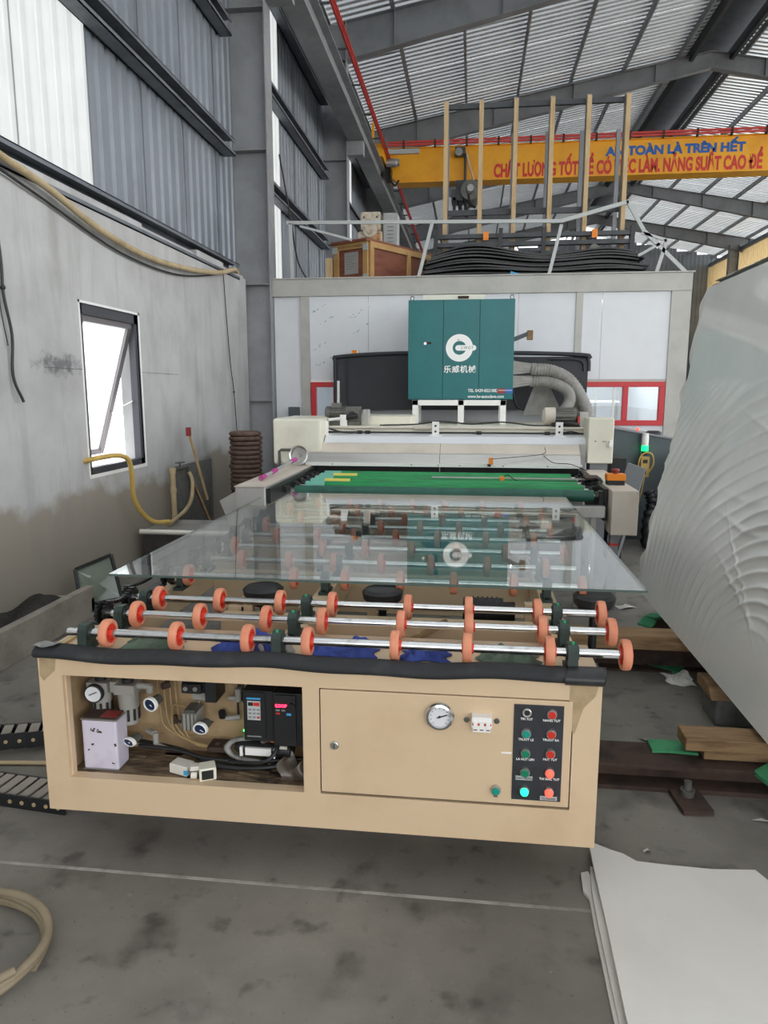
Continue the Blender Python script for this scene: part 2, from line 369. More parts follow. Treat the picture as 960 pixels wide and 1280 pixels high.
# ================================================================== THE SETTING
# ---- floor: slabs with a filled joint
fl = struct('floor')
MB().box(-3.4, 16, -14, 2.125, -.1, 0).build('slab', 'floor', fl)
MB().box(-3.4, 16, 2.14, 8.5, -.1, 0).build('slab', 'floor', fl)
MB().box(-3.4, 16, 8.51, 52, -.1, 0).build('slab', 'floor', fl)
for x0, x1, y0, y1 in ((16, 60, -40, 60), (-40, 16, -60, -14)):
    MB().box(x0, x1, y0, y1, -.1, -.01).build('bounce_ground', 'bounce_ground', fl)  # unseen pale ground added to throw sky light up at the roof
jm = MB()
jn = 90
for i in range(jn):
    x0 = -3.15 + i * 19.0 / jn
    wv = .002 * random.random(); jm.box(x0, x0 + 19.0 / jn, 2.125 + wv, 2.14 - wv, -.05, .0006)
jm.build('joint_filler', 'joint', fl)

# ---- left wall: plaster parapet with a window opening, ribbed sheets on girts above, steel columns
wl = struct('wall_left')
WX = -3.15
pm = MB()
def wbox(y0, y1, z0, z1): pm.box(WX - .2, WX, y0, y1, z0, z1)
wbox(-14, 5.65, 0, 3.17); wbox(6.68, 10.08, 0, 3.17); wbox(5.65, 6.68, 0, .95); wbox(5.65, 6.68, 2.35, 3.17)
pm.build('plaster_wall', 'plaster', wl)
pm = MB()
for y0, y1, h in ((-14, 4.1, .03), (4.9, 6.9, .05), (6.9, 8.2, .02), (8.3, 9.2, .07), (9.2, 10.0, .03)):
    pm.box(WX - .19, WX - .01, y0, y1, 3.17, 3.17 + h)
pm.build('mortar_cap', 'plaster', wl)
def ribbed(y0, y1, z0, z1, x, ribs, into=-1):
    # trapezoid ribs along z, on a thin sheet standing in the y-z plane
    b = MB(); prof = []; p = (y1 - y0) / ribs
    for k in range(ribs):
        q = y0 + k * p
        prof += [(q, 0), (q + p*.55, 0), (q + p*.65, 1), (q + p*.9, 1)]
    prof.append((y1, 0))
    d = .028 * into
    vs = [(x + d*h, y, z0) for y, h in prof] + [(x + d*h, y, z1) for y, h in prof]
    n = len(prof)
    b.add(vs, [(i, i+1, n+i+1, n+i) for i in range(n-1)])
    return b
SW = 1.07
k = 0
y = -14.0
while y < 44:
    clear = y < 5.4 or (12.0 < y + .5 < 13.07) or (19 < y + .5 < 20.07)  # unseen near stretch made translucent too, to brighten the film
    ribbed(y, y + SW + .02, 3.0, 9.3, -3.32 - .003 * (k % 2), 5).build('metal_sheet', 'clear' if clear else 'sheet', wl)
    y += SW; k += 1
# lower sheets beyond the parapet
y = 10.3; k = 0
while y < 44:
    ribbed(y, y + SW + .02, 0, 3.0, -3.33 - .003 * (k % 2), 5).build('metal_sheet', 'clear' if (12.0 < y + .5 < 13.07) else 'sheet', wl)
    y += SW; k += 1
for z in (3.22, 4.78, 6.22, 7.7, 9.1):
    for j in range(-4, 6):
        a, b_ = 10.4 + j * 6.4, 16.2 + j * 6.4
        if b_ < -14: continue
        g = MB(); x = -3.3
        g.box(x, x + .012, a, b_, z - .1, z + .1); g.box(x, x + .16, a, b_, z + .09, z + .1); g.box(x, x + .16, a, b_, z - .1, z - .09)
        g.box(x + .15, x + .16, a, b_, z + .06, z + .1); g.box(x + .15, x + .16, a, b_, z - .1, z - .06)
        g.build('girt', 'girt', wl)

def h_section(b, x0, x1, y0, y1, z0, z1, t=.016, m=0):
    b.box(x0, x0 + t, y0, y1, z0, z1, m); b.box(x1 - t, x1, y0, y1, z0, z1, m)
    ym = (y0 + y1) / 2; b.box(x0 + t, x1 - t, ym - t/2, ym + t/2, z0, z1, m)
FR = [10.25 + 6.4 * i for i in range(-3, 6)]
for i, yf in enumerate(FR):
    f = struct('trim_%d' % (i + 1), (0, yf, 0))
    c = MB(); xi, zb_ = (-2.8, 0) if yf > 5 else (-3.16, 3.2)
    h_section(c, -3.36, xi, yf - .15, yf + .15, zb_, 9.35)
    for z in (1.5, 3.1, 4.85, 6.6, 8.6):
        if z > zb_: c.box(-3.34, xi - .02, yf - .14, yf + .14, z, z + .012)
    c.build('column', 'steel', f)
    if yf > 20:
        c = MB(); h_section(c, 13.5, 14.0, yf - .15, yf + .15, 0, 9.3); c.build('column', 'steel', f)
    # rafters: web and flanges, deeper at the eaves
    for sx in (-1, 1):
        xe, xr = (-2.9, 6.5) if sx < 0 else (15.6, 6.5)
        ze = 9.35 if sx < 0 else 9.4
        zr = 11.02
        c = MB()
        top0, top1, b0, b1 = ze, zr, ze - .75, zr - .42
        c.prism([(xe, yf - .006, b0), (xr, yf - .006, b1), (xr, yf - .006, top1), (xe, yf - .006, top0)], (0, .012, 0))
        c.beam((xe, yf, top0), (xr, yf, top1), .22, .016); c.beam((xe, yf, b0), (xr, yf, b1), .22, .016)
        for q in (.12, .36, .6, .84):
            x = xe + (xr - xe) * q; zt = top0 + (top1 - top0) * q; zb = b0 + (b1 - b0) * q
            c.box(x - .006, x + .006, yf - .1, yf + .1, zb, zt)
        c.build('rafter', 'rafter', f)

# ---- roof: ribbed sheets on purlins, raised ridge vent
ce = struct('ceiling')
def slope_sheet(xa, za, xb, zb, y0, y1, ribs, lift=0.0):
    b = MB(); p = (y1 - y0) / ribs; prof = []
    for k in range(ribs):
        q = y0 + k * p; prof += [(q, 0), (q + p*.5, 0), (q + p*.62, .035), (q + p*.88, .035)]
    prof.append((y1, 0)); n = len(prof)
    vs = [(xa, yy, za + h + lift) for yy, h in prof] + [(xb, yy, zb + h + lift) for yy, h in prof]
    b.add(vs, [(i, n+i, n+i+1, i+1) for i in range(n-1)])
    b.m = [0 if i % 4 == 0 else 1 for i in range(n-1)]
    return b
y = -14.0; k = 0
while y < 48:
    for sx in (-1, 1):
        xa, za = (-3.5, 9.45) if sx < 0 else (16.2, 9.5)
        xb = 5.9 if sx < 0 else 7.1
        sky = y < 12 and k % 2 == 0  # sheets out of view made translucent, added for overhead light
        slope_sheet(xa, za, xb, 11.1, y, y + SW, 5, .002 * (k % 2)).build('roof_sheet', ['light_sheet', 'light_sheet'] if sky else ['pan_l' if sx < 0 else 'pan_r', 'roof'], ce)
    y += SW; k += 1
for sx in (-1, 1):
    for q in (.02, .17, .33, .49, .65, .81, .97):
        xa, za = (-3.4, 9.3) if sx < 0 else (15.9, 9.36)
        xb = 5.9 if sx < 0 else 7.1
        x = xa + (xb - xa) * q; z = za + (10.98 - za) * q
        g = MB(); g.box(x - .03, x + .03, -14, 48, z + .11, z + .118); g.box(x - .03, x - .022, -14, 48, z - .05, z + .118); g.box(x - .03, x + .03, -14, 48, z - .05, z - .042)
        g.build('purlin', 'steel', ce)
g = MB()
g.prism([(5.5, -14, 11.5), (6.5, -14, 11.72), (7.5, -14, 11.5), (7.5, -14, 11.46), (6.5, -14, 11.66), (5.5, -14, 11.46)], (0, 62, 0))
g.box(5.88, 5.92, -14, 48, 11.12, 11.28)
g.build('ridge_vent', 'steel_dark', ce)
for xx in (5.95, 7.05):
    g = MB(); g.box(xx - .05, xx + .05, -14, 48, 10.8, 11.1); g.build('ridge_purlin', 'steel_dark', ce)

# ---- far end and right side of the hall
wb = struct('wall_back')
y = -3.3; k = 0
b0 = MB()
xx = -3.3
while xx < 15.9:
    bb = MB(); zt = 9.4 + .178 * (min(xx + 3.3, 16 - xx)); prof = []
    for r in range(5):
        q = xx + r * .24; prof += [(q, 0), (q + .13, 0), (q + .16, 1), (q + .22, 1)]
    prof.append((xx + 1.2, 0)); n = len(prof)
    bb.add([(a, 48 - .03*h, 0) for a, h in prof] + [(a, 48 - .03*h, zt) for a, h in prof], [(i, i+1, n+i+1, n+i) for i in range(n-1)])
    bb.build('metal_sheet', 'sheet', wb); xx += 1.2
wr = struct('wall_right')
y = 33.5; k = 0
while y < 47.5:
    ribbed(y, y + SW, 4.9, 9.2, 14.2, 4, 1).build('metal_sheet', 'tan_sheet', wr)
    ribbed(y, y + SW, 0, 4.9, 14.25, 4, 1).build('metal_sheet', 'sheet', wr)
    y += SW
for z in (5.0, 7.2, 9.1):
    MB().box(14.05, 14.17, 33.5, 47.5, z - .1, z + .1).build('girt', 'girt', wr)

# ---- window in the plaster wall: dark aluminium frame, top-hung sash pushed open
wn = struct('window_1', (WX, 6.16, .95))
y0, y1, z0, z1 = 5.65, 6.68, .95, 2.35
f = MB(); t = .055
f.box(WX - .075, WX - .012, y0, y0 + t, z0, z1); f.box(WX - .075, WX - .012, y1 - t, y1, z0, z1)
f.box(WX - .075, WX - .012, y0, y1, z0, z0 + t); f.box(WX - .075, WX - .012, y0, y1, z1 - t - .03, z1)
f.build('window_frame', 'darkalu', wn)
f = MB()
hx, hz = WX - .06, z1 - .11; L = 1.22; an = math.radians(17)
dx, dz = -math.sin(an), -math.cos(an)
ya, yb = y0 + .06, y1 - .06
for yy in (ya, yb - .05): f.beam((hx, yy + .025, hz), (hx + dx*L, yy + .025, hz + dz*L), .05, .075, up=(0,1,0))
f.beam((hx, ya, hz), (hx, yb, hz), .05, .05); f.beam((hx + dx*L, ya, hz + dz*L), (hx + dx*L, yb, hz + dz*L), .05, .05)
s_ = f.build('sash', 'alu', wn)
g = MB(); g.add([(hx, ya, hz), (hx, yb, hz), (hx + dx*L, yb, hz + dz*L), (hx + dx*L, ya, hz + dz*L)], [(0, 1, 2, 3)])
g.build('pane', 'frost', s_)
f = MB(); f.beam((WX - .05, y1 - .09, 1.55), (hx + dx*.85, yb - .02, hz + dz*.85), .015, .01); f.build('stay', 'inox', wn)
f = MB(); f.box(WX - .012, WX + .004, y0 - .02, y0, z0 - .02, z1 + .02); f.box(WX - .012, WX + .004, y1, y1 + .03, z0 - .02, z1 + .02)
f.box(WX - .012, WX + .006, y0 - .02, y1 + .03, z0 - .03, z0); f.box(WX - .012, WX + .004, y0 - .02, y1 + .03, z1, z1 + .02)
f.build('reveal', 'white', wn)

# ---- clean room front and roof
CY = 10.2
cr = struct('wall_back_room', (0, CY, 0)); cr.name = 'wall_front'; ORG['wall_front'] = Vector((0, CY, 0))
MB().box(-2.8, 2.83, CY - .03, CY + .12, 2.94, 3.17).build('head_beam', 'frame', cr, bevel=.004)
MB().box(-2.82, 2.85, CY - .05, CY + .12, 3.17, 3.185).build('beam_cap', 'frame', cr)
for x0, x1 in ((-2.4, -2.28), (2.58, 2.83), (1.36, 1.45)):
    MB().box(x0, x1, CY - .02, CY + .08, 0, 2.94).build('post', 'frame', cr)
MB().box(-2.79, -2.4, CY + .03, CY + .05, 0, 2.94).build('panel', 'panel', cr)
for x0, x1 in ((-2.28, -1.45), (-1.445, -.4), (-.395, .6), (.605, 1.36), (1.45, 1.7), (1.705, 2.58)):
    MB().box(x0, x1, CY + .0, CY + .03, 1.80, 2.94).build('panel', 'panel', cr, bevel=.002)
MB().box(-2.28, -1.6, CY - .005, CY + .03, 1.765, 1.8).build('sill_strip', 'white', cr)
MB().box(1.45, 2.58, CY - .005, CY + .03, 1.765, 1.8).build('sill_strip', 'frame', cr)
for x0, x1 in ((-2.28, -1.88), (-1.6, 1.36), (1.45, 2.58)):
    MB().box(x0, x1, CY, CY + .03, 0, 1.18 if x0 != -1.6 else 1.8).build('panel', 'panel', cr)
MB().box(-1.88, -1.6, CY, CY + .03, 0, 1.8).build('panel', 'panel', cr)
# green stamps and scuffs printed on the panel film
random.seed(4)
st = MB()
for cx, cz in ((-2.13, 2.78), (-2.05, 2.6), (-2.12, 2.28), (-2.08, 2.05), (-1.6, 2.7), (-1.55, 2.5)):
    for q in range(6):
        a = random.uniform(-.1, .1); st.obox((cx + a + random.uniform(-.02, .02), CY - .0015, cz + a*.6 + random.uniform(-.015, .015)), (random.uniform(.01, .035), .001, .007), (0, -.6, 0))
st.build('green_stamp', 'tgreen', cr)
def red_window(nm, x0, x1, z0, z1, mull):
    wv = struct(nm, ((x0 + x1)/2, CY, z0)); t = .07
    f = MB(); ya, yb = CY - .03, CY + .05
    f.box(x0, x1, ya, yb, z1 - t, z1); f.box(x0, x1, ya, yb, z0, z0 + t); f.box(x0, x0 + t, ya, yb, z0 + t, z1 - t); f.box(x1 - t, x1, ya, yb, z0 + t, z1 - t)
    if mull: f.box(mull - t/2, mull + t/2, ya, yb, z0 + t, z1 - t)
    f.build('window_frame', 'red', wv, bevel=.004)
    for a, b_ in (((x0 + t, mull - t/2), (mull + t/2, x1 - t)) if mull else ((x0 + t, x1 - t),)):
        MB().box(a, b_, CY + .008, CY + .014, z0 + t, z1 - t).build('pane', 'wglass', wv)
    if mull:
        f = MB(); f.box(x0 + .45, x0 + .47, CY - .0, CY + .03, z0 + t, z1 - t); f.build('glazing_bar', 'white', wv)
red_window('window_2', 1.45, 2.57, 1.18, 1.765, 2.06)
red_window('window_3', -2.27, -1.88, 1.18, 1.765, None)
# room shell behind the front
rs = struct('wall_room', (0, CY, 0)); rs.name = 'ceiling_room'; ORG['ceiling_room'] = Vector((0, CY, 0))
MB().box(-2.8, 2.83, CY + .12, 14.6, 3.06, 3.16).build('roof_deck', 'frame', rs)
MB().box(-2.8, -2.75, CY + .12, 14.6, 0, 3.06).build('side_panel', 'panel', rs)
MB().box(2.78, 2.83, CY + .12, 14.6, 0, 3.06).build('side_panel', 'panel', rs)
MB().box(-2.8, 2.83, 14.55, 14.6, 0, 3.06).build('rear_panel', 'panel', rs)
for x in (-1.2, 1.9):
    f = MB(); f.box(x - .5, x + .5, 12.0, 12.1, 3.02, 3.06, 0); f.build('tube_lamp', 'lamp', rs)
al = bpy.data.lights.new('room_tube_light', 'AREA'); al.shape = 'RECTANGLE'; al.size = 3.0; al.size_y = .3; al.energy = 90
ao = bpy.data.objects.new('room_tube_light', al); col.objects.link(ao); ao.location = (1.2, 11.9, 2.98)
t = thing('laminating_table', 'steel shelf unit glimpsed inside the bright room behind the red window', 'shelf', (2.0, 12.6, 0))
for x in (1.7, 2.05, 2.4): MB().box(x - .02, x + .02, 12.5, 12.54, 0, 1.7).build('post', 'inox2', t)
for z in (.5, 1.0, 1.45): MB().box(1.68, 2.42, 12.4, 12.9, z, z + .03).build('shelf_board', 'white', t)
t.name = 'room_shelf'; ORG['room_shelf'] = ORG['laminating_table']

# ================================================================== LOADING TABLE
T = thing('loading_table', 'beige steel roller table with open control bay in front, orange wheels on top', 'machine', (-.52, 2.2, 0))
XL, XR, FY, BY = -1.467, .425, 2.2, 2.52
fp = MB()
fz = .178
fp.box(XL, -1.381, FY, FY + .015, fz, .755); fp.box(-1.381, XR, FY, FY + .015, .684, .755)
fp.box(-1.381, XR, FY, FY + .015, fz, .306); fp.box(-.537, -.481, FY, FY + .015, .306, .684); fp.box(.34, XR, FY, FY + .015, .306, .684)
fp.box(XL, XL + .015, FY + .015, BY, fz, .755); fp.box(XR - .015, XR, FY + .015, BY, fz, .755)
fp.box(XL + .015, XR - .015, FY + .015, BY, fz, fz + .012); fp.box(XL + .015, XR - .015, FY + .015, BY, .743, .755)
# return lips of the bay opening
fp.box(-1.381, -1.376, FY + .015, FY + .04, .306, .684); fp.box(-.542, -.537, FY + .015, FY + .04, .306, .684)
fp.box(-1.376, -.542, FY + .015, FY + .04, .300, .306); fp.box(-1.376, -.542, FY + .015, FY + .04, .684, .689)
fp.build('cabinet_shell', 'beige', T)
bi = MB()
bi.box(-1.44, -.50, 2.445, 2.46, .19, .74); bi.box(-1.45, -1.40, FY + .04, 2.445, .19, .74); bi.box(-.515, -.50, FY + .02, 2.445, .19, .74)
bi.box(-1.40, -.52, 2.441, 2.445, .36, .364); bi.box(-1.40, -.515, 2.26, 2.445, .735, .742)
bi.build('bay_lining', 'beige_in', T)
gb = MB()
gb.box(-1.40, -.515, FY + .016, 2.445, .285, .301)
for q in range(26):
    gb.obox((random.uniform(-1.3, -.6), random.uniform(2.23, 2.42), .303), (random.uniform(.02, .12), random.uniform(.006, .03), .004), (0, 0, random.uniform(-.3, .3)))
gb.build('bay_floor', 'grime', T)
# door
D = MB().box(-.477, .336, FY - .003, FY + .012, .316, .68).build('door', 'beige', T, bevel=.002)
MB().box(-.481, .340, FY + .0125, FY + .03, .30, .69).build('door_backing', 'tblack', T)
lk = MB(); lk.lathe((-.43, FY - .003, .487), (0, -1, 0), [(0, .014), (.006, .014), (.008, .011), (.010, .011), (.010, 0)], 16)
lk.box(-.4315, -.4285, FY - .0145, FY - .012, .479, .495, 1); lk.build('lock', ['inox', 'tblack'], D)
ga = MB(); ga.lathe((-.083, FY - .003, .611), (0, -1, 0), [(0, .047), (.010, .047), (.016, .043), (.018, .036), (.010, .034)], 32)
ga.lathe((-.083, FY - .012, .611), (0, -1, 0), [(0, .034), (.001, .034), (.001, 0)], 32, 1)
ga.beam((-.092, FY - .0145, .607), (-.058, FY - .0145, .619), .004, .001, 2, up=(0, -1, 0)); ga.lathe((-.083, FY - .013, .611), (0, -1, 0), [(0, .004), (.003, .004), (.003, 0)], 10, 2)
for k in range(11):
    a = math.radians(225 - 27 * k); ga.beam((-.083 + .027*math.cos(a), FY - .0135, .611 + .027*math.sin(a)), (-.083 + .031*math.cos(a), FY - .0135, .611 + .031*math.sin(a)), .002, .0006, 2, up=(0, -1, 0))
for k in range(3):
    a = math.radians(90 + 120*k); ga.lathe((-.083 + .0415*math.cos(a), FY - .017, .611 + .0415*math.sin(a)), (0, -1, 0), [(0, .003), (.002, .003), (.002, 0)], 8, 2)
ga.build('pressure_gauge', ['chrome', 'dial', 'tblack'], D)
br = MB(); br.box(.020, .084, FY - .036, FY - .003, .592, .627, 0); br.box(.024, .080, FY - .030, FY - .003, .574, .592, 0)
br.box(.022, .082, FY - .0365, FY - .036, .599, .607, 1)
for k in range(3):
    x = .032 + .02 * k; br.box(x - .0065, x + .0065, FY - .042, FY - .036, .596, .612, 0); br.box(x - .006, x + .006, FY - .0308, FY - .03, .580, .583, 2)
for x in (.004, .100): br.lathe((x, FY - .003, .603), (0, -1, 0), [(0, .009), (.004, .009), (.005, .006), (.005, 0)], 14, 3)
br.build('circuit_breaker', ['white', 'railred', 'tblack', 'gun'], D)
def button(x, z, capm, par, lit=False, base='inox'):
    b = MB(); b.lathe((x, FY - .0045, z), (0, -1, 0), [(0, .0165), (.006, .0165), (.011, .015), (.011, .0125)], 20, 0)
    if lit: b.lathe((x, FY - .012, z), (0, -1, 0), [(0, .0135), (.010, .0125), (.014, .009), (.0155, 0)], 18, 1)
    else: b.lathe((x, FY - .012, z), (0, -1, 0), [(0, .0125), (.006, .0125), (.007, .011), (.007, 0)], 18, 1)
    return b.build('push_button', [base, capm], par)
button(.103, .365, 'btn_t', D); MB().box(.097, .109, FY - .008, FY - .003, .340, .348).build('screw_tab', 'gun', D)
BP = MB().box(.154, .310, FY - .0065, FY - .003, .336, .665).build('button_panel', 'btnplate', T, bevel=.001)
BP2 = BP
for z, m, l in ((.569, 'btn_t', 0), (.501, 'btn_g', 0), (.434, 'btn_g', 0), (.369, 'lit_g', 1)): button(.194, z, m, BP2, l)
for z, m, l in ((.638, 'btn_r', 0), (.571, 'btn_r', 0), (.504, 'btn_r', 0), (.438, 'lit_r', 1), (.371, 'lit_r', 1)): button(.272, z, m, BP2, l)
sw = MB(); sw.lathe((.194, FY - .0045, .638), (0, -1, 0), [(0, .015), (.007, .015), (.009, .012), (.006, .009, 1), (.006, 0, 1)], 20)
sw.build('key_switch', ['inox', 'tblack'], BP2)
for x, z, s_ in ((.194, .613, 'TRI TUT'), (.194, .543, 'TRUOT LE'), (.194, .475, 'LA HUT LEN'), (.272, .612, 'NANG TUT'), (.272, .546, 'TRUOT RA'), (.272, .479, 'HUT TUT'), (.272, .411, 'TAI XAC TUT')):
    text(s_, (x, FY - .0072, z), .0105, 'twhite', BP2, align='CENTER', offset=.0002)
for x, z, s_ in ((.192, .409, 'CHAY NUOC'), (.272, .343, 'TU DONG')):
    MB().box(x - .027, x + .027, FY - .0075, FY - .0065, z - .003, z + .011).build('label_strip', 'ltgrey', BP2)
    text(s_, (x, FY - .0082, z), .0095, 'tblack', BP2, align='CENTER')
MB().box(.118, .150, FY - .0036, FY - .003, .492, .498).build('tape_scrap', 'white', D)

# ---- what is mounted in the open bay
# (the bay is shallow: depth is taken from the lip at y 2.2, heights from its wooden floor)
FIT[0] = lambda v: (v[0]*1.055 - .012, 2.2 + (v[1] - 2.2)*.97, v[2] - .062*max(0, min(1, (v[2] - .36)/.14)))
BYK = 2.449
# variable-speed drives
dv = MB(); dv.box(-.715, -.615, 2.28, BYK, .505, .690, 0); dv.box(-.708, -.640, 2.274, 2.28, .52, .685, 0)
dv.box(-.700, -.656, 2.2725, 2.274, .585, .655, 1); dv.box(-.702, -.655, 2.2725, 2.274, .660, .667, 2); dv.box(-.697, -.680, 2.2715, 2.2725, .637, .650, 4); dv.box(-.679, -.658, 2.2715, 2.2725, .637, .650, 3)
for r in range(3):
    for c in range(3): dv.box(-.696 + .014*c, -.686 + .014*c, 2.2715, 2.2725, .592 + .014*r, .599 + .014*r, 3 if (r == 0 and c == 2) else 5)
for k in range(5): dv.box(-.706, -.66, 2.2735, 2.275, .53 + .009*k, .533 + .009*k, 4)
dv.box(-.703, -.655, 2.272, 2.274, .522, .527, 5)
dv.build('speed_drive', ['black', 'ltgrey', 'sky_blue', 'btn_r', 'tblack', 'greyp'], T, bevel=.001)
dv = MB(); dv.box(-.612, -.515, 2.27, BYK, .495, .690, 0); dv.box(-.604, -.535, 2.262, 2.27, .505, .685, 0)
dv.box(-.602, -.566, 2.2605, 2.262, .640, .656, 1); dv.box(-.602, -.588, 2.2605, 2.262, .628, .634, 4); dv.box(-.582, -.570, 2.2605, 2.262, .628, .634, 4); dv.box(-.602, -.588, 2.2605, 2.262, .616, .623, 2); dv.box(-.566, -.550, 2.2605, 2.262, .613, .622, 3)
dv.lathe((-.548, 2.262, .648), (0, -1, 0), [(0, .012), (.008, .011), (.008, 0)], 16, 0)
dv.build('speed_drive', ['black', 'tblack', 'btn_r', 'sky_blue', 'greyp'], T, bevel=.001)
FIT[0] = None
text('E.DOP', (-.647, 2.2565, .582), .0145, 'led', T, offset=.0005)
# filter regulators
FIT[0] = lambda v: (v[0]*1.04, 2.2 + (v[1] - 2.2)*.97, v[2] - .072*max(0, min(1, (v[2] - .33)/.2)))
for x, zt, zb, gauge in ((-1.285, .66, .52, True), (-1.185, .655, .50, False)):
    b = MB(); b.lathe((x, 2.375, zb), (0, 0, 1), [(0, .012), (0, .030), (.09, .036), (zt - zb - .02, .036), (zt - zb - .02, .02)], 18, 0)
    for k in range(10):
        a = 2*PI*k/10; b.obox((x + .0352*math.cos(a), 2.375 + .0352*math.sin(a), zb + .05), (.004, .009, .045), (0, 0, a), 1)
    b.box(x - .038, x + .038, 2.34, 2.41, zt - .025, zt + .012, 2); b.lathe((x, 2.375, zt + .01), (0, 0, 1), [(0, .02), (.018, .02), (.02, 0)], 14, 1)
    b.build('filter_regulator', ['cgrey', 'tblack', 'cgrey'], T, bevel=.001)
b = MB(); b.lathe((-1.288, 2.335, .638), (0, -1, 0), [(0, .034, 1), (.016, .034, 1), (.018, .029, 0), (.014, .028, 0), (.014, 0, 0)], 24)
b.beam((-1.304, 2.319, .632), (-1.274, 2.319, .646), .003, .001, 1, up=(0, -1, 0)); b.build('pressure_gauge', ['dial', 'tblack'], T)
b = MB(); b.cyl((-1.25, 2.375, .655), (-1.10, 2.375, .655), .012, n=12); b.cyl((-1.105, 2.375, .66), (-1.105, 2.375, .63), .012); b.box(-1.24, -1.22, 2.35, 2.40, .635, .675)
b.build('pipe_fitting', 'cgrey', T)
def small_gauge(c, d, par=T):
    b = MB(); d = Vector(d); c = Vector(c)
    b.lathe(c, d, [(-.055, .0, 2), (-.055, .017, 2), (-.012, .021, 2), (-.012, .027, 0), (.0, .027, 0), (.002, .022, 0), (-.002, .021, 1), (-.002, 0, 1)], 22)
    q = c + d.normalized() * -.0015; b.beam(q, q + Vector((.012, 0, -.010)), .003, .0012, 0, up=(0, -1, 0))
    return b.build('small_gauge', ['white', 'dialb', 'gun'], par)
small_gauge((-1.075, 2.30, .617), (-.25, -1, -.08)); small_gauge((-.90, 2.30, .532), (-.15, -1, -.1)); small_gauge((-1.165, 2.31, .425), (-.35, -1, -.1))
b = MB(); b.cyl((-1.055, 2.40, .64), (-1.05, 2.42, .69), .009); b.cyl((-1.06, 2.38, .655), (-1.045, 2.40, .655), .013); b.build('valve_stem', 'rust', T)
b = MB(); b.box(-.98, -.90, 2.36, BYK, .645, .690, 0); b.box(-.895, -.855, 2.35, BYK, .615, .690, 0); b.box(-.975, -.905, 2.34, 2.36, .650, .684, 0)
for x in (-.96, -.925): b.lathe((x, 2.34, .668), (0, -1, 0), [(0, .008), (.004, .008), (.004, 0)], 12, 1)
b.box(-.96, -.90, 2.40, BYK, .60, .645, 2); b.cyl((-.94, 2.41, .60), (-.94, 2.41, .575), .004, m=1)
b.build('solenoid_valve', ['black', 'inox', 'cgrey'], T, bevel=.001)
b = MB(); b.box(-.975, -.925, 2.33, 2.42, .505, .575, 0)
for x in (-.972, -.958, -.944, -.930): b.box(x - .002, x + .002, 2.326, 2.33, .505, .575, 1)
b.box(-.970, -.93, 2.34, 2.41, .575, .586, 1); b.cyl((-.925, 2.40, .52), (-.88, 2.38, .525), .004, m=2); b.cyl((-1.02, 2.39, .51), (-.975, 2.38, .513), .007, m=2); b.cyl((-1.025, 2.40, .49), (-1.025, 2.40, .535), .008, m=2)
b.build('air_cylinder', ['cgrey', 'gun', 'rust'], T, bevel=.001)
b = MB(); b.cyl((-.795, 2.42, .69), (-.795, 2.42, .60), .004, m=0); b.cyl((-.795, 2.41, .60), (-.795, 2.41, .65), .011, m=1); b.cyl((-.83, 2.41, .61), (-.79, 2.41, .61), .009, m=1)
b.cyl((-.80, 2.42, .60), (-.80, 2.42, .53), .004, m=0); b.cyl((-.84, 2.40, .533), (-.79, 2.41, .538), .010, m=1); b.cyl((-.85, 2.40, .54), (-.86, 2.42, .55), .014, m=2)
b.build('pipe_fitting', ['rust', 'cgrey', 'rubber'], T)
b = MB(); b.cyl((-1.13, 2.40, .435), (-1.10, 2.38, .435), .013); b.cyl((-1.095, 2.38, .44), (-1.095, 2.38, .36), .011); b.cyl((-1.095, 2.38, .37), (-1.05, 2.36, .362), .012); b.build('pipe_elbow', 'cgrey', T)
tb = MB()
for k in range(4):
    x = -1.10 + .022*k
    tb.tube([(x, 2.43, .66), (x + .01, 2.42, .55), (x + .03, 2.41, .46), (-1.0 + .012*k, 2.40, .40 - .008*k), (-.92, 2.39, .375 - .005*k), (-.84, 2.38, .36)], .0035, 6)
tb.tube([(-.98, 2.38, .58), (-1.03, 2.40, .575), (-1.045, 2.41, .52), (-1.03, 2.40, .44), (-.98, 2.39, .40), (-.93, 2.38, .38)], .0035, 6)
tb.build('air_tube', 'pipe', T)
tb = MB()
tb.tube([(-.785, 2.43, .70), (-.79, 2.42, .62), (-.76, 2.42, .56), (-.735, 2.42, .50), (-.74, 2.41, .46)], .003, 6)
tb.tube([(-.775, 2.43, .70), (-.78, 2.42, .61), (-.72, 2.42, .53), (-.69, 2.41, .47)], .0025, 6)
tb.tube([(-.64, 2.38, .50), (-.62, 2.36, .46), (-.60, 2.36, .50)], .003, 6); tb.tube([(-1.15, 2.36, .372), (-1.0, 2.35, .365), (-.9, 2.33, .345), (-.75, 2.33, .34), (-.55, 2.35, .36)], .010, 8)
tb.tube([(-1.2, 2.40, .375), (-1.0, 2.37, .352), (-.85, 2.31, .325), (-.7, 2.30, .332), (-.6, 2.32, .345)], .011, 8); tb.tube([(-.655, 2.36, .52), (-.63, 2.30, .455), (-.66, 2.27, .40), (-.72, 2.28, .375), (-.8, 2.30, .355)], .008, 8)
tb.build('cable', 'rubber', T)
tb = MB()
for k in range(5): tb.tube([(-.695 + .012*k, 2.36, .505), (-.69 + .014*k, 2.33, .47), (-.65 + .014*k, 2.35, .455), (-.63 + .02*k, 2.40, .46)], .003, 6, k % 2)
for k in range(4): tb.tube([(-.585 + .014*k, 2.36, .497), (-.58 + .012*k, 2.33, .46), (-.565 + .01*k, 2.36, .44)], .003, 6, k % 2)
tb.build('wire', ['orange', 'rust'], T)
b = MB(); b.lathe((-.79, 2.36, .415), (1, 0, 0), [(0, 0), (0, .03), (.02, .045), (.15, .045), (.15, .05), (.2, .05), (.2, 0)], 20, 0)
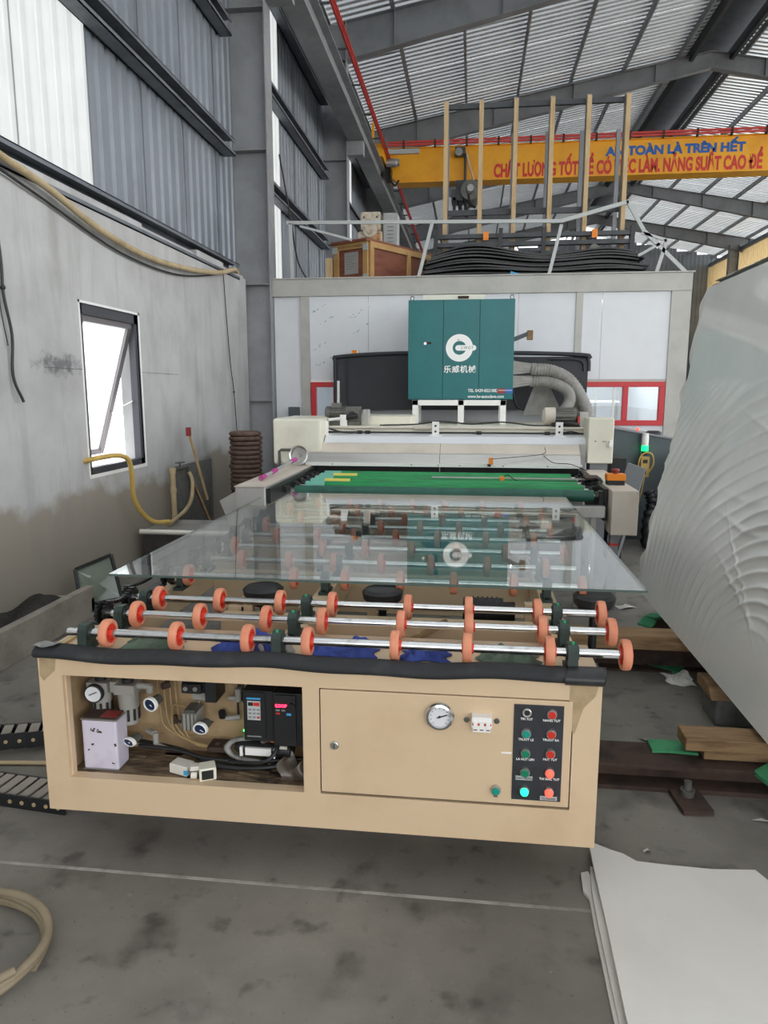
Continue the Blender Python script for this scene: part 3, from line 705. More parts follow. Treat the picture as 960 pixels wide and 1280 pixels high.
b.box(-.745, -.655, 2.308, 2.318, .395, .438, 1); b.box(-.765, -.755, 2.31, 2.325, .385, .438, 1); b.box(-.645, -.640, 2.305, 2.32, .385, .438, 1)
b.box(-.635, -.600, 2.315, 2.33, .405, .452, 2); b.cyl((-.71, 2.36, .455), (-.71, 2.36, .485), .014, m=3); b.cyl((-.69, 2.34, .455), (-.68, 2.33, .475), .010, m=3)
b.build('vacuum_pump_motor', ['black', 'white', 'cwhite', 'inox2'], T)
b = MB(); b.tube([(-.70, 2.33, .345), (-.78, 2.33, .36), (-.815, 2.33, .41), (-.79, 2.34, .455), (-.73, 2.35, .465)], .012, 10); b.build('clear_hose', 'tape', T)
MB().ball((-.775, 2.41, .462), .006).build('indicator_led', 'led_g', T)
b = MB(); b.box(-.90, -.825, 2.36, 2.43, .355, .385, 0); b.cyl((-.84, 2.37, .39), (-.82, 2.37, .40), .012, m=0); b.cyl((-.87, 2.38, .39), (-.86, 2.36, .41), .008, m=0); b.build('brass_valve', 'rust', T, bevel=.002)

FIT[0] = None
# ---- foam strip and tape on the front edge
fm = MB()
def foam_fn(x, q): return .004*math.sin(x*7) + .003*math.sin(x*17 + q)
fm.grid(lambda u, v: (-1.475 + 1.79*u, 2.165 + foam_fn(u*2, 1) if v in (0,) else 2.165, 0) if False else
        (lambda x, a: (x, 2.222 + .045*math.cos(a) + foam_fn(x, 2)*.6, .758 + .023*math.sin(a) + foam_fn(x, 0)))(-1.475 + 1.79*u, 2*PI*v), 60, 14, 0)
fm.build('edge_foam', 'foam', T)
fm = MB(); fm.grid(lambda u, v: (lambda x, a: (x, 2.222 + .050*math.cos(a),   .758 + .026*math.sin(a)))(.313 + .12*u + .008*math.sin(v*9), 2*PI*v), 6, 14, 0); fm.cyl((.433, 2.222, .762), (.434, 2.222, .762), .027)
fm.build('tape_wrap', 'rubber', T)
fm = MB(); fm.grid(lambda u, v: (-1.482 + .085*u + .01*v, 2.18 + .06*v, .792 + .004*math.sin(u*8) - .004*v), 6, 4, 0); fm.build('tape_wrap', 'tape', T)
MB().box(-1.44, -1.42, 2.24, 2.5, .757, .765).build('edge_strip', 'wood2', T)

# ---- bed frame under the rollers
RYS = [2.275, 2.495, 2.705, 3.08, 3.40, 3.72, 4.03, 4.33, 4.63, 4.92, 5.2]
RZ = .815
fr = MB()
for x in (-1.385, -.645, .345): fr.box(x - .035, x + .035, 2.52, 5.35, .62, .755)
fr.box(-1.42, .38, 5.29, 5.35, .5, .755)
fr.box(-1.05, .38, 2.86, 2.92, .40, .705); fr.box(-.61, .31, 2.64, 2.70, .52, .66)
for y in (3.6, 4.4): fr.box(-1.35, .31, y, y + .06, .5, .7)
for x in (-1.35, .31):
    for y in (2.55, 5.25): fr.box(x - .035, x + .035, y - .035, y + .035, .0, .62)
fr.build('bed_frame', 'beige', T, bevel=.003)
b = MB()
for x in (-1.0, -.95): b.box(x - .0, x + .012, 2.55, 2.86, .30, .62)
b.box(-1.04, -.97, 2.93, 2.96, .40, .72); b.build('frame_gusset', 'beige', T)
for x, y in ((-.52, 2.63), (-.02, 2.63)):
    b = MB(); b.box(x - .07, x + .07, y, y + .008, .54, .64, 0); b.lathe((x + .03, y, .60), (0, -1, 0), [(0, .016), (.012, .016), (.012, 0)], 6, 1); b.build('corner_bracket', ['beige', 'blackm'], T, bevel=.004)
b = MB(); b.beam((-.33, 2.86, .56), (-.08, 2.84, .72), .03, .008, up=(0, 1, 0)); b.cyl((-.2, 2.83, .65), (-.2, 2.86, .65), .012); b.build('lift_link', 'beige_in', T)
b = MB(); b.lathe((-.02, 3.02, .71), (1, 0, 0), [(0, 0), (0, .06), (.17, .06), (.17, .045), (.22, .045), (.22, 0)], 18); b.box(.0, .16, 2.95, 3.05, .60, .66)
for k in range(7): b.lathe((.0 + .02*k, 3.02, .71), (1, 0, 0), [(0, .06), (0, .066), (.006, .066), (.006, .06)], 18)
b.build('drive_motor', 'blackm', T)
for x0, x1, y in ((-.45, -.41, 3.1), (.24, .30, 2.98), (-.98, -.93, 2.93)): MB().box(x0, x1, y, y + .04, .4, .76).build('frame_post', 'beige', T)
# suction pads on posts
for i, (x, y) in enumerate(((-.9, 3.0), (-.37, 3.02), (.535, 3.05), (-.9, 4.2), (-.2, 4.2))):
    b = MB(); b.lathe((x, y, .70), (0, 0, 1), [(0, .02), (.015, .05), (.055, .085), (.085, .09), (.098, .075), (.098, 0)], 24, 0)
    b.cyl((x, y, .45), (x, y, .70), .018, m=1); b.box(x - .05, x + .05, y - .03, y + .03, .43, .45, 1)
    b.build('suction_pad', ['rubber', 'blackm'], T)
b = MB(); b.box(.5, .57, 3.0, 3.10, .42, .47); b.box(.36, .56, 3.03, 3.07, .43, .46); b.build('pad_arm', 'steel_dark', T)

# ---- rollers: chromed shaft with orange wheels; a bearing at each beam
def wheel_mesh():
    b = MB(); c = (0, 0, 0); d = (1, 0, 0)
    b.lathe(c, d, [(-.0125, .034, 0), (-.0155, .042, 0), (-.0135, .0475, 0), (-.006, .050, 0), (.006, .050, 0), (.0135, .0475, 0), (.0155, .042, 0), (.0125, .034, 0)], 26)
    b.lathe(c, d, [(-.012, .036, 1), (-.006, .030, 1), (-.006, .018, 1), (-.018, .017, 1), (-.018, .0125, 1)], 20)
    b.lathe(c, d, [(.012, .036, 1), (.006, .030, 1), (.006, .018, 1), (.022, .017, 1), (.022, .0125, 1)], 20)
    for k in range(6):
        a = PI/3*k
        for s_ in (-1, 1): b.obox((s_*.009, .026*math.cos(a), .026*math.sin(a)), (.006, .016, .004), (a, 0, 0), 1)
    me = bpy.data.meshes.new('wheel'); me.from_pydata(b.v, [], b.f)
    for k in ('wheel', 'hub'): me.materials.append(MT[k])
    me.polygons.foreach_set('material_index', b.m); me.polygons.foreach_set('use_smooth', b.s); me.update(); return me
WM = wheel_mesh()
WA = [-1.245, -.995, -.74, -.53, -.235, .005, .262, .502]
WB = [-1.27, -.78, -.545, -.30, -.06, .19, .484]
WC = [-1.12, -.88, -.66, -.42, -.18, .09, .36]
for i, y in enumerate(RYS):
    ws = WA if i < 3 else (WB if i % 2 == 1 else WC)
    x0 = -1.39 if i == 0 else -1.37
    b = MB(); b.cyl((x0, y, RZ), (.505, y, RZ), .0145, n=18)
    sh = b.build('roller', 'chrome', T)
    for x in ws:
        o = bpy.data.objects.new('wheel', WM); col.objects.link(o); o.parent = sh
        o.location = Vector((x + random.uniform(-.004, .004), y, RZ)) - ORG[T.name]; o.rotation_euler = (random.uniform(0, 6), 0, 0)
def bearing_mesh(cap):
    b = MB(); b.box(-.022, .022, -.055, .055, -.062, -.047, 0)
    b.prism([(-.016, -.036, -.047), (-.016, .036, -.047), (-.016, .03, .015), (-.016, .018, .032), (-.016, -.018, .032), (-.016, -.03, .015)], (.032, 0, 0), 0)
    b.lathe((-.02, 0, 0), (1, 0, 0), [(0, .014), (0, .024), (.04, .024), (.04, .014)], 18, 0)
    for s_ in (-1, 1): b.lathe((0, s_*.045, -.047), (0, 0, 1), [(0, .009), (.008, .009), (.008, 0)], 6, 2)
    if cap: b.lathe((0, -.012, .032), (0, -.3, 1), [(0, .006), (.008, .005), (.01, 0)], 10, 1)
    me = bpy.data.meshes.new('bearing_block'); me.from_pydata(b.v, [], b.f)
    for k in ('cast', 'gcap', 'blackm'): me.materials.append(MT[k])
    me.polygons.foreach_set('material_index', b.m); me.polygons.foreach_set('use_smooth', b.s); me.update(); return me
BMc, BMp = bearing_mesh(True), bearing_mesh(False)
for i, y in enumerate(RYS):
    for x in (-1.325 if i == 0 else -1.305, -.635, .338):
        o = bpy.data.objects.new('bearing_block', BMc if x > -1 else BMp); col.objects.link(o); o.parent = T; o.location = Vector((x, y, RZ)) - ORG[T.name]
    if i > 0:
        b = MB()
        for k in range(2):
            xx = -1.395 + .03 * k
            n = 14; A = []
            b.lathe((xx, y, RZ), (1, 0, 0), [(0, .012), (0, .036), (.012, .036), (.012, .012)], 14)
            for q in range(n):
                a = 2*PI*q/n; b.obox((xx + .006, y + .038*math.cos(a), RZ + .038*math.sin(a)), (.010, .010, .008), (a, 0, 0))
        b.build('sprocket', 'blackm', T)
        if i < len(RYS) - 1:
            b = MB(); xx = -1.389 + .03*(i % 2); y2 = RYS[i+1]; n = int((y2 - y)/.02)
            for q in range(n):
                yy = y + (y2 - y)*(q + .5)/n
                sag = -.018*math.sin(PI*(q + .5)/n)
                for dz in (.042, -.042): b.box(xx - .009, xx + .009, yy - .008, yy + .008, RZ + dz - .006 + sag, RZ + dz + .006 + sag)
            b.build('drive_chain', 'blackm', T, kind='stuff')
b = MB(); b.box(-1.46, -1.42, 2.55, 5.3, .745, .757); b.build('chain_guard', 'steel_dark', T)

# ---- glass sheet on the rollers
g = MB(); GX0, GX1, GY0, GY1, GZ = -1.53, .70, 2.835, 5.83, RZ + .0505
g.box(GX0, GX1, GY0, GY1, GZ, GZ + .010)
go = g.build('glass_sheet', 'glass'); tag(go, 'large clear glass sheet lying flat on the orange wheels, reflecting the green cabinet', 'glass')
e = MB(); e.box(GX0, GX1, GY0 - .0006, GY0, GZ, GZ + .010); e.box(GX0 - .0006, GX0, GY0, GY1, GZ, GZ + .010); e.box(GX1, GX1 + .0006, GY0, GY1, GZ, GZ + .010)
e.build('ground_edge', 'edge', go)

for pts in ([(.325, .742), (.415, .742), (.405, .70), (.37, .66), (.345, .57), (.325, .60)], [(-1.46, .742), (-1.40, .742), (-1.405, .70), (-1.45, .66), (-1.463, .68)]):
    b = MB(); b.add([(x, FY - .0006, z) for x, z in pts], [tuple(range(len(pts)))]); b.build('oil_stain', 'stain', T)
# ---- loose things in and on the table
t = thing('paint_tin', 'dented lilac-white square tin with rusty spots standing in the open bay', 'tin', (-1.325, 2.33, .301))
b = MB(); b.box(-1.364, -1.232, 2.265, 2.350, .303, .492, 0); b.build('tin_body', 'lav', t, bevel=.008)
b = MB(); b.box(-1.366, -1.230, 2.263, 2.352, .489, .496, 0); b.box(-1.366, -1.230, 2.263, 2.352, .301, .306, 0); b.build('tin_rim', 'tinedge', t, bevel=.003)
b = MB(); b.box(-1.358, -1.238, 2.27, 2.345, .4962, .498, 0); b.build('tin_top', 'rust', t)
b = MB(); b.box(-1.298, -1.24, 2.28, 2.33, .498, .500, 0); b.build('tin_label', 'tinred', t)
b = MB(); random.seed(12)
for cx, cz, n, s_ in ((-1.316, .455, 8, .016), (-1.29, .447, 2, .006), (-1.322, .40, 2, .008), (-1.335, .375, 1, .006), (-1.25, .33, 2, .006), (-1.24, .40, 2, .005)):
    for q in range(n): b.obox((cx + random.uniform(-s_, s_), 2.2646, cz + random.uniform(-s_, s_)*.6), (random.uniform(.004, .012), .0006, random.uniform(.003, .007)), (0, random.uniform(-.8, .8), 0))
b.build('rust_spot', 'rust', t)
t = thing('relay_box', 'small off-white plastic box with a blue patch on the bay floor', 'box', (-1.0, 2.28, .302))
b = MB(); b.obox((-1.0, 2.28, .325), (.075, .05, .036), (0, .04, -.25)); b.build('box_body', 'cwhite', t, bevel=.003)
b = MB(); b.obox((-.975, 2.2485, .320), (.018, .002, .018), (0, .04, -.25)); b.build('blue_patch', 'sky_blue', t)
t = thing('meter_box', 'cream meter block lying by the white box in the bay', 'box', (-.9, 2.27, .302))
b = MB(); b.obox((-.90, 2.26, .327), (.058, .055, .046), (0, 0, .45)); b.build('box_body', 'cream', t, bevel=.003)
b = MB(); b.obox((-.889, 2.234, .327), (.04, .004, .032), (0, 0, .45)); b.build('display', 'black', t)
b = MB(); b.obox((-.945, 2.25, .345), (.03, .03, .016), (0, .2, .6)); b.cyl((-.93, 2.24, .32), (-.95, 2.235, .322), .012); b.build('plug', 'cwhite', t)
b = MB()
b.grid(lambda u, v: (-.645 + .10*u + .012*math.sin(v*7), 2.27 + .03*math.sin(u*6)*v - .01*math.sin(v*5) + .02*v, .302 + .088*v*(.8 + .2*math.sin(u*9)) ), 12, 10)
b.grid(lambda u, v: (-.635 + .09*u, 2.30 + .035*math.sin(u*PI), .302 + .07*v*(.8 + .2*math.cos(u*7))), 12, 6)
o = b.build('plastic_bag', 'bag'); tag(o, 'crumpled smoky plastic bag at the right end of the bay', 'bag'); ORG[o.name]
def cloth(name, x0, x1, y0, y1, z, amp, m, label, cat, seed, group=None, extra=None):
    rnd = random.Random(seed); ph = [rnd.uniform(0, 6) for _ in range(6)]
    b = MB()
    def fn(u, v):
        e = min(u, 1-u, v, 1-v); e = min(1, e*5)
        x = x0 + (x1-x0)*u + .012*math.sin(9*v + ph[0]); y = y0 + (y1-y0)*v + .012*math.sin(8*u + ph[1])
        h = amp*(.42 + .22*math.sin(7*u + 2*v + ph[2]) + .16*math.sin(9*v - 5*u + ph[3]) + .10*math.sin(23*u + 6*v + ph[4]) + .06*math.sin(41*u - 9*v + ph[5]))
        return (x, y, z + .003 + max(0, h)*e)
    b.grid(fn, 40, 14, 0); b.grid(lambda u, v: (lambda p: (p[0], p[1], z + .001))(fn(u, v)), 8, 4, 0)
    o = b.build(name, m); tag(o, label, cat, group)
    return o
cloth('work_glove', -.88, -.64, 2.28, 2.40, .757, .062, 'bluecloth', 'blue work glove with pale cuff, left of the two on the front edge', 'glove', 3)
cloth('work_glove', -.55, -.31, 2.28, 2.40, .757, .062, 'bluecloth', 'blue and grey work gloves lying between the middle front wheels', 'glove', 8)
cloth('work_glove', -.22, -.06, 2.28, 2.39, .757, .05, 'bluecloth', 'small dark blue cloth on the front edge, right of centre', 'cloth', 18)
cloth('rag', -1.20, -1.0, 2.27, 2.38, .757, .045, 'gcloth', 'grey-green rag bunched between the two leftmost front wheels', 'rag', 5)
cloth('rag', .04, .24, 2.28, 2.38, .757, .055, 'gcloth', 'flat grey-green rag near the right front bearing', 'rag', 6)
cloth('cuff', -.72, -.60, 2.29, 2.36, .757, .06, 'greycloth', 'pale grey knitted cuff beside the left blue glove', 'cloth', 9)

# ================================================================== GLASS WASHING MACHINE
M_ = thing('washing_machine', 'long cream and stainless glass washer with green rollers at its mouth', 'machine', (-.25, 6.7, 0))
b = MB()
prof = [(6.76, 0), (6.76, .93), (6.70, .945), (6.70, .975)]
b.prism([(-1.56, 6.70, .945), (-1.56, 6.70, .978), (-1.56, 6.80, .978), (-1.56, 6.80, .945)], (2.57, 0, 0))
b.build('hood_lip', 'white', M_, bevel=.002)
for i, (x0, x1) in enumerate(((-1.565, -.29), (-.288, 1.0))):
    b = MB(); b.prism([(x0, 6.715, .979), (x0, 6.775, 1.062), (x0, 6.95, 1.062), (x0, 6.95, .979)], (x1 - x0, 0, 0)); b.build('hood_lower_panel', 'inox', M_, bevel=.002)
    b = MB(); b.prism([(x0, 6.776, 1.064), (x0, 6.90, 1.148), (x0, 7.1, 1.148), (x0, 7.1, 1.064)], (x1 - x0, 0, 0)); b.build('hood_upper_panel', 'warm', M_, bevel=.002)
b = MB(); b.prism([(-1.42, 6.90, 1.149), (-1.42, 6.98, 1.21), (-1.42, 7.12, 1.235), (-1.42, 7.2, 1.235), (-1.42, 7.2, 1.149)], (2.52, 0, 0)); b.build('top_plate', 'greyp' if False else 'panel', M_, bevel=.003)
b = MB(); b.box(-1.42, 1.08, 7.12, 7.5, .95, 1.30); b.build('rod_ledge', 'cream', M_, bevel=.003)
b = MB(); b.box(-1.16, 1.0, 7.5, 9.84, .6, 1.24); b.box(-1.16, -.62, 7.5, 8.1, 1.24, 1.385); b.build('rear_body', 'cream', M_, bevel=.006)
b = MB(); b.box(-1.5, 1.04, 6.98, 9.75, .35, .95); b.build('lower_body', 'inox2', M_)
b = MB(); b.box(-1.52, 1.0, 6.83, 6.97, .86, .945); b.box(-1.52, 1.0, 6.965, 6.975, .5, .95); b.build('entry_curtain', 'tblack', M_)
b = MB(); b.box(-.287, -.2865 + .003, 6.698, 6.76, .90, .95); b.build('curtain_gap', 'frame', M_)
for x in (-1.2, -.72, .115, .6):
    b = MB(); b.lathe((x, 6.945, 1.148), (0, -.6, .8), [(0, .006), (.012, .006), (.014, .022), (.024, .020), (.026, 0)], 10); b.build('hood_knob', 'black', M_)
for x in (-1.3, -.55, -.30, -.1, .3, .7):
    MB().lathe((x, 6.6995, .962), (0, -1, 0), [(0, .006), (.003, .006), (.003, 0)], 8).build('screw', 'gun', M_)
# adjusting rods with brackets
b = MB(); b.cyl((-1.42, 7.10, 1.287), (1.10, 7.10, 1.287), .011, n=10); b.cyl((-.55, 7.10, 1.287), (-.40, 7.10, 1.287), .022, n=12); b.cyl((-1.2, 7.10, 1.287), (-1.15, 7.1, 1.287), .02)
b.build('adjusting_rod', 'warm', M_)
b = MB(); b.cyl((-1.42, 7.08, 1.243), (1.10, 7.08, 1.243), .008, n=8, m=0)
for x in (-1.12, -1.04, .05, .7): b.cyl((x, 7.08, 1.243), (x + .05, 7.08, 1.243), .017, n=10, m=0)
b.build('adjusting_rod', 'blackm', M_)
for x in (-1.44, -.345, .835):
    b = MB(); b.box(x - .035, x + .035, 7.055, 7.062, 1.19, 1.35, 0); b.box(x - .06, x + .06, 7.0, 7.10, 1.212, 1.222, 0); b.box(x - .035, x + .035, 7.06, 7.13, 1.20, 1.22, 0)
    for z in (1.255, 1.31): b.lathe((x, 7.055, z), (0, -1, 0), [(0, .011), (.003, .011), (.003, 0)], 10, 1)
    b.build('rod_bracket', ['white', 'tblack'], M_, bevel=.003)
b = MB(); b.tube([(-.9, 7.13, 1.31), (-.55, 7.14, 1.32), (-.3, 7.16, 1.35), (.0, 7.16, 1.325), (.3, 7.15, 1.345), (.6, 7.15, 1.315), (.85, 7.16, 1.32)], .008, 6)
b.tube([(-1.4, 7.06, 1.28), (-1.3, 7.05, 1.25), (-1.2, 7.05, 1.24), (-1.1, 7.07, 1.245)], .009, 6); b.tube([(.85, 7.1, 1.24), (.95, 7.08, 1.26), (1.05, 7.12, 1.24), (.9, 7.2, 1.31)], .008, 6)
b.build('cable', 'rubber', M_)
b = MB(); b.box(.80, 1.05, 7.2, 7.4, 1.30, 1.312); b.tube([(.78, 7.2, 1.32), (.9, 7.14, 1.335), (1.03, 7.2, 1.32)], .02, 8); b.build('cable_tray', 'blackm', M_)
def gearmotor(x, y, z, d, par):
    b = MB()
    b.lathe((x, y, z), (d, 0, 0), [(0, 0), (.0, .05), (.012, .068), (.055, .068), (.058, .06), (.20, .06), (.205, .07), (.22, .07), (.22, 0)], 18, 0)
    for k in range(12): a = 2*PI*k/12; b.beam((x + d*.06, y + .064*math.cos(a), z + .064*math.sin(a)), (x + d*.2, y + .064*math.cos(a), z + .064*math.sin(a)), .006, .006)
    b.box(min(x + d*.07, x + d*.16), max(x + d*.07, x + d*.16), y - .04, y + .04, z + .05, z + .10, 0)
    c = x + d*.29; b.box(min(x + d*.22, x + d*.36), max(x + d*.22, x + d*.36), y - .065, y + .065, z - .08, z + .065, 0)
    b.lathe((c, y - .065, z - .01), (0, -1, 0), [(0, .055), (.012, .055), (.014, .03, 1), (.05, .028, 1), (.05, 0, 1)], 16, 0)
    b.box(min(x + d*.02, x + d*.36), max(x + d*.02, x + d*.36), y - .07, y + .07, z - .125, z - .08, 0)
    return b.build('gear_motor', ['gun', 'blackm'], par, bevel=.003)
gearmotor(-1.48, 7.30, 1.424, 1, M_)
b = MB(); b.cyl((-1.42, 7.12, 1.36), (-1.28, 7.16, 1.375), .016, n=10, m=0); b.box(-1.30, -1.24, 7.12, 7.2, 1.30, 1.41, 0); b.cyl((-1.26, 7.15, 1.38), (-1.14, 7.2, 1.40), .028, m=1); b.build('coupling', ['white', 'blackm'], M_)
b = MB(); b.box(-1.09, -1.03, 7.25, 7.35, 1.385 - .085, 1.46); b.build('terminal_box', 'frame', M_, bevel=.004)
b = MB(); b.lathe((.70, 7.34, 1.40), (1, 0, 0), [(0, 0), (0, .06), (.02, .085), (.12, .085)], 20, 0); b.build('motor_cap', 'warm', M_)
b = MB(); b.lathe((.82, 7.34, 1.40), (1, 0, 0), [(0, .075), (.2, .075), (.2, 0)], 20, 0)
for k in range(16): a = 2*PI*k/16; b.beam((.83, 7.34 + .08*math.cos(a), 1.40 + .08*math.sin(a)), (1.0, 7.34 + .08*math.cos(a), 1.40 + .08*math.sin(a)), .006, .01)
b.box(.82, 1.06, 7.26, 7.44, 1.30, 1.325, 0); b.build('blower_motor', 'gun', M_)
b = MB(); b.box(1.05, 1.13, 7.25, 7.4, 1.30, 1.44, 0); b.box(1.03, 1.05, 7.25, 7.35, 1.32, 1.40, 1); b.build('terminal_box', ['frame', 'railred'], M_, bevel=.003)
# end boxes
b = MB(); b.box(-1.90, -1.43, 6.80, 7.6, .94, 1.385); b.build('drive_box', 'cream', M_, bevel=.025)
b = MB(); b.box(-1.85, -1.5, 6.9, 7.5, 0, .94); b.build('drive_box_base', 'inox2', M_)
b = MB(); b.box(-1.44, -1.415, 7.02, 7.12, 1.21, 1.34); b.build('end_bracket', 'white', M_)
b = MB(); b.tube([(-1.82, 6.72, .93), (-1.82, 6.72, 1.075), (-1.80, 6.72, 1.09), (-1.56, 6.72, 1.09)], .014, 8, sub=1); b.build('pipe', 'gun', M_)
CB = MB().box(1.065, 1.295, 6.80, 7.1, .985, 1.40).build('control_box', 'cream', M_, bevel=.012)
b = MB(); b.box(1.255, 1.280, 6.785, 6.80, 1.16, 1.20); b.lathe((1.265, 6.79, 1.155), (0, -1, 0), [(0, .018), (.012, .016), (.012, 0)], 12); b.build('latch', 'white', CB, bevel=.004)
b = MB()
for x, z in ((1.13, 1.19), (1.135, 1.19), (1.20, 1.185), (1.21, 1.192), (1.225, 1.186)): b.lathe((x, 6.80, z), (0, -1, 0), [(0, .005), (.001, .005), (.001, 0)], 6)
b.build('drilled_hole', 'tblack', CB)
b = MB(); b.box(1.10, 1.26, 6.85, 7.05, 0, .985); b.build('box_pedestal', 'greyp', M_)
b = MB(); b.box(1.0, 1.065, 6.9, 7.1, .85, 1.15); b.build('side_cheek', 'inox2', M_)
# infeed: long side boxes, sleeves on rollers, frame
b = MB(); b.box(-1.73, -1.50, 5.12, 6.78, .62, .945); b.build('side_box', 'inox2', M_, bevel=.006)
b = MB(); b.box(-1.735, -1.495, 5.11, 6.79, .945, .952); b.build('side_box_lid', 'warm', M_, bevel=.002)
b = MB(); b.box(-1.50, -1.47, 5.15, 6.8, .70, .93); b.build('side_rail', 'blackm', M_)
b = MB(); b.prism([(1.03, 5.35, .60), (1.03, 5.35, .93), (1.03, 6.78, .93), (1.03, 6.78, .80), (1.03, 5.7, .80), (1.03, 5.55, .60)], (.19, 0, 0)); b.build('side_box', 'warm', M_, bevel=.006)
b = MB(); b.box(1.0, 1.028, 5.5, 6.8, .68, .92); b.build('side_rail', 'blackm', M_)
b = MB(); b.box(-1.48, 1.0, 5.42, 5.50, .715, .80); b.build('front_beam', 'inox2', M_, bevel=.004)
b = MB(); b.box(-1.46, 1.0, 6.0, 6.04, .45, .70); b.box(-1.46, 1.0, 6.5, 6.54, .45, .70); b.build('cross_beam', 'inox2', M_)
for x, y in ((1.08, 5.48), (-1.62, 5.3), (-1.62, 6.6), (1.12, 6.6)):
    b = MB(); b.box(x - .03, x + .03, y - .03, y + .03, .0, .62 if x < 0 else .8); b.build('leg', 'greyp', M_)
MB().box(1.049, 1.111, 5.449, 5.511, .50, .52).build('red_band', 'railred', M_)
for x in (.83, .93, -1.1): MB().box(x - .02, x + .02, 5.5, 5.54, 0, .715).build('leg', 'inox2', M_)
for i, y in enumerate((5.56, 5.86, 6.06, 6.26, 6.46, 6.64)):
    b = MB(); b.cyl((-1.47, y, .86), (1.0, y, .86), .016, n=10, m=1)
    if i == 0: segs = [(-1.38, .93, 0)]
    elif i in (2, 4): segs = [(-1.36, -1.24, 2), (-1.24, -1.02, 3), (-1.02, .88, 0)]
    else: segs = [(-1.36, -1.2, 2), (-1.2, .9, 0)]
    b.lathe((segs[0][0], y, .86), (1, 0, 0), [(0, .016, segs[0][2]), (0, .045, segs[0][2])] + sum([[(q[1] - segs[0][0], .045, (segs[k+1][2] if k + 1 < len(segs) else 0))] for k, q in enumerate(segs)], []) + [(segs[-1][1] - segs[0][0], .016)], 18, 0)
    r = b.build('rubber_roller', ['dgreen' if i else 'dgreen2', 'inox', 'teal2', 'ysleeve'], M_)
    for x in (-1.46, .985):
        b = MB(); b.box(x - .02, x + .02, y - .04, y + .04, .80, .90, 0); b.lathe((x + (-.02 if x > 0 else .02), y, .86), (-1 if x > 0 else 1, 0, 0), [(0, .035), (.025, .033), (.025, 0)], 14, 0)
        b.build('roller_bearing', 'blackm', M_, bevel=.004)
b = MB(); b.box(-.33, .96, 6.20, 6.215, .905, .915, 0); b.box(.94, 1.06, 6.0, 6.22, .93, .945, 1); b.build('sensor_bar', ['inox2', 'rust'], M_)
for x, y, z in ((.27, 6.19, .895), (.185, 6.68, 1.01)):
    b = MB(); b.box(x - .02, x + .02, y - .02, y + .02, z - .03, z + .03, 0); b.box(x - .03, x + .0, y - .03, y + .02, z - .05, z - .03, 1); b.build('optical_sensor', ['orange', 'rust'], M_, bevel=.003)
b = MB(); b.tube([(.19, 6.66, 1.03), (.4, 6.70, 1.045), (.66, 6.73, 1.075), (.68, 6.80, 1.13)], .003, 5); b.tube([(.66, 6.72, 1.06), (.75, 6.68, 1.0), (.9, 6.66, .99), (1.02, 6.5, .95)], .0035, 5)
b.tube([(.28, 6.19, .92), (.32, 6.17, .94), (.40, 6.1, .90), (.6, 6.1, .90), (.95, 6.1, .905)], .004, 5); b.tube([(1.0, 6.7, .95), (.98, 6.4, .93), (1.0, 6.1, .93), (1.04, 5.9, .94), (1.03, 5.75, .9)], .012, 6)
b.build('sensor_cable', 'blackm', M_)
# emergency stop box
t = thing('emergency_stop_box', 'orange and black box with red mushroom button on the right infeed rail', 'button box', (1.115, 5.72, .93))
MB().box(1.05, 1.18, 5.67, 5.77, .931, .965).build('box_base', 'black', t, bevel=.004)
MB().box(1.045, 1.185, 5.665, 5.775, .965, 1.015).build('box_cover', 'orange', t, bevel=.006)
b = MB(); b.cyl((1.115, 5.72, 1.015), (1.115, 5.72, 1.03), .018); b.lathe((1.115, 5.72, 1.03), (0, 0, 1), [(0, .028), (.01, .032), (.022, .026), (.026, 0)], 16); b.build('mushroom_button', 'tinred', t)
# spin mop resting on the left side box
t = thing('spin_mop', 'grey mop pole with pink grips lying on the left infeed box', 'mop', (-1.6, 6.1, .952))
b = MB(); b.cyl((-1.62, 5.42, .975), (-1.585, 6.42, 1.03), .013, n=10); b.build('pole', 'silver', t)
for a, c in ((.0, .10), (.28, .40), (.86, 1.0)):
    p = lambda q: (-1.62 + .035*q, 5.42 + q, .975 + .055*q)
    b = MB(); b.cyl(p(a), p(c), .019, n=12); b.build('grip', 'pink', t)
t2 = thing('steel_disc', 'shiny steel spin-basket standing against the drive box', 'basket', (-1.59, 6.62, .952))
b = MB(); b.lathe((-1.59, 6.66, 1.045), (-.15, -1, .1), [(0, 0), (0, .06), (.03, .085), (.07, .092), (.075, .092), (.07, .08), (.05, .07), (.045, .02), (.055, .015), (.055, .0)], 24); b.build('basket', 'inox', t2)

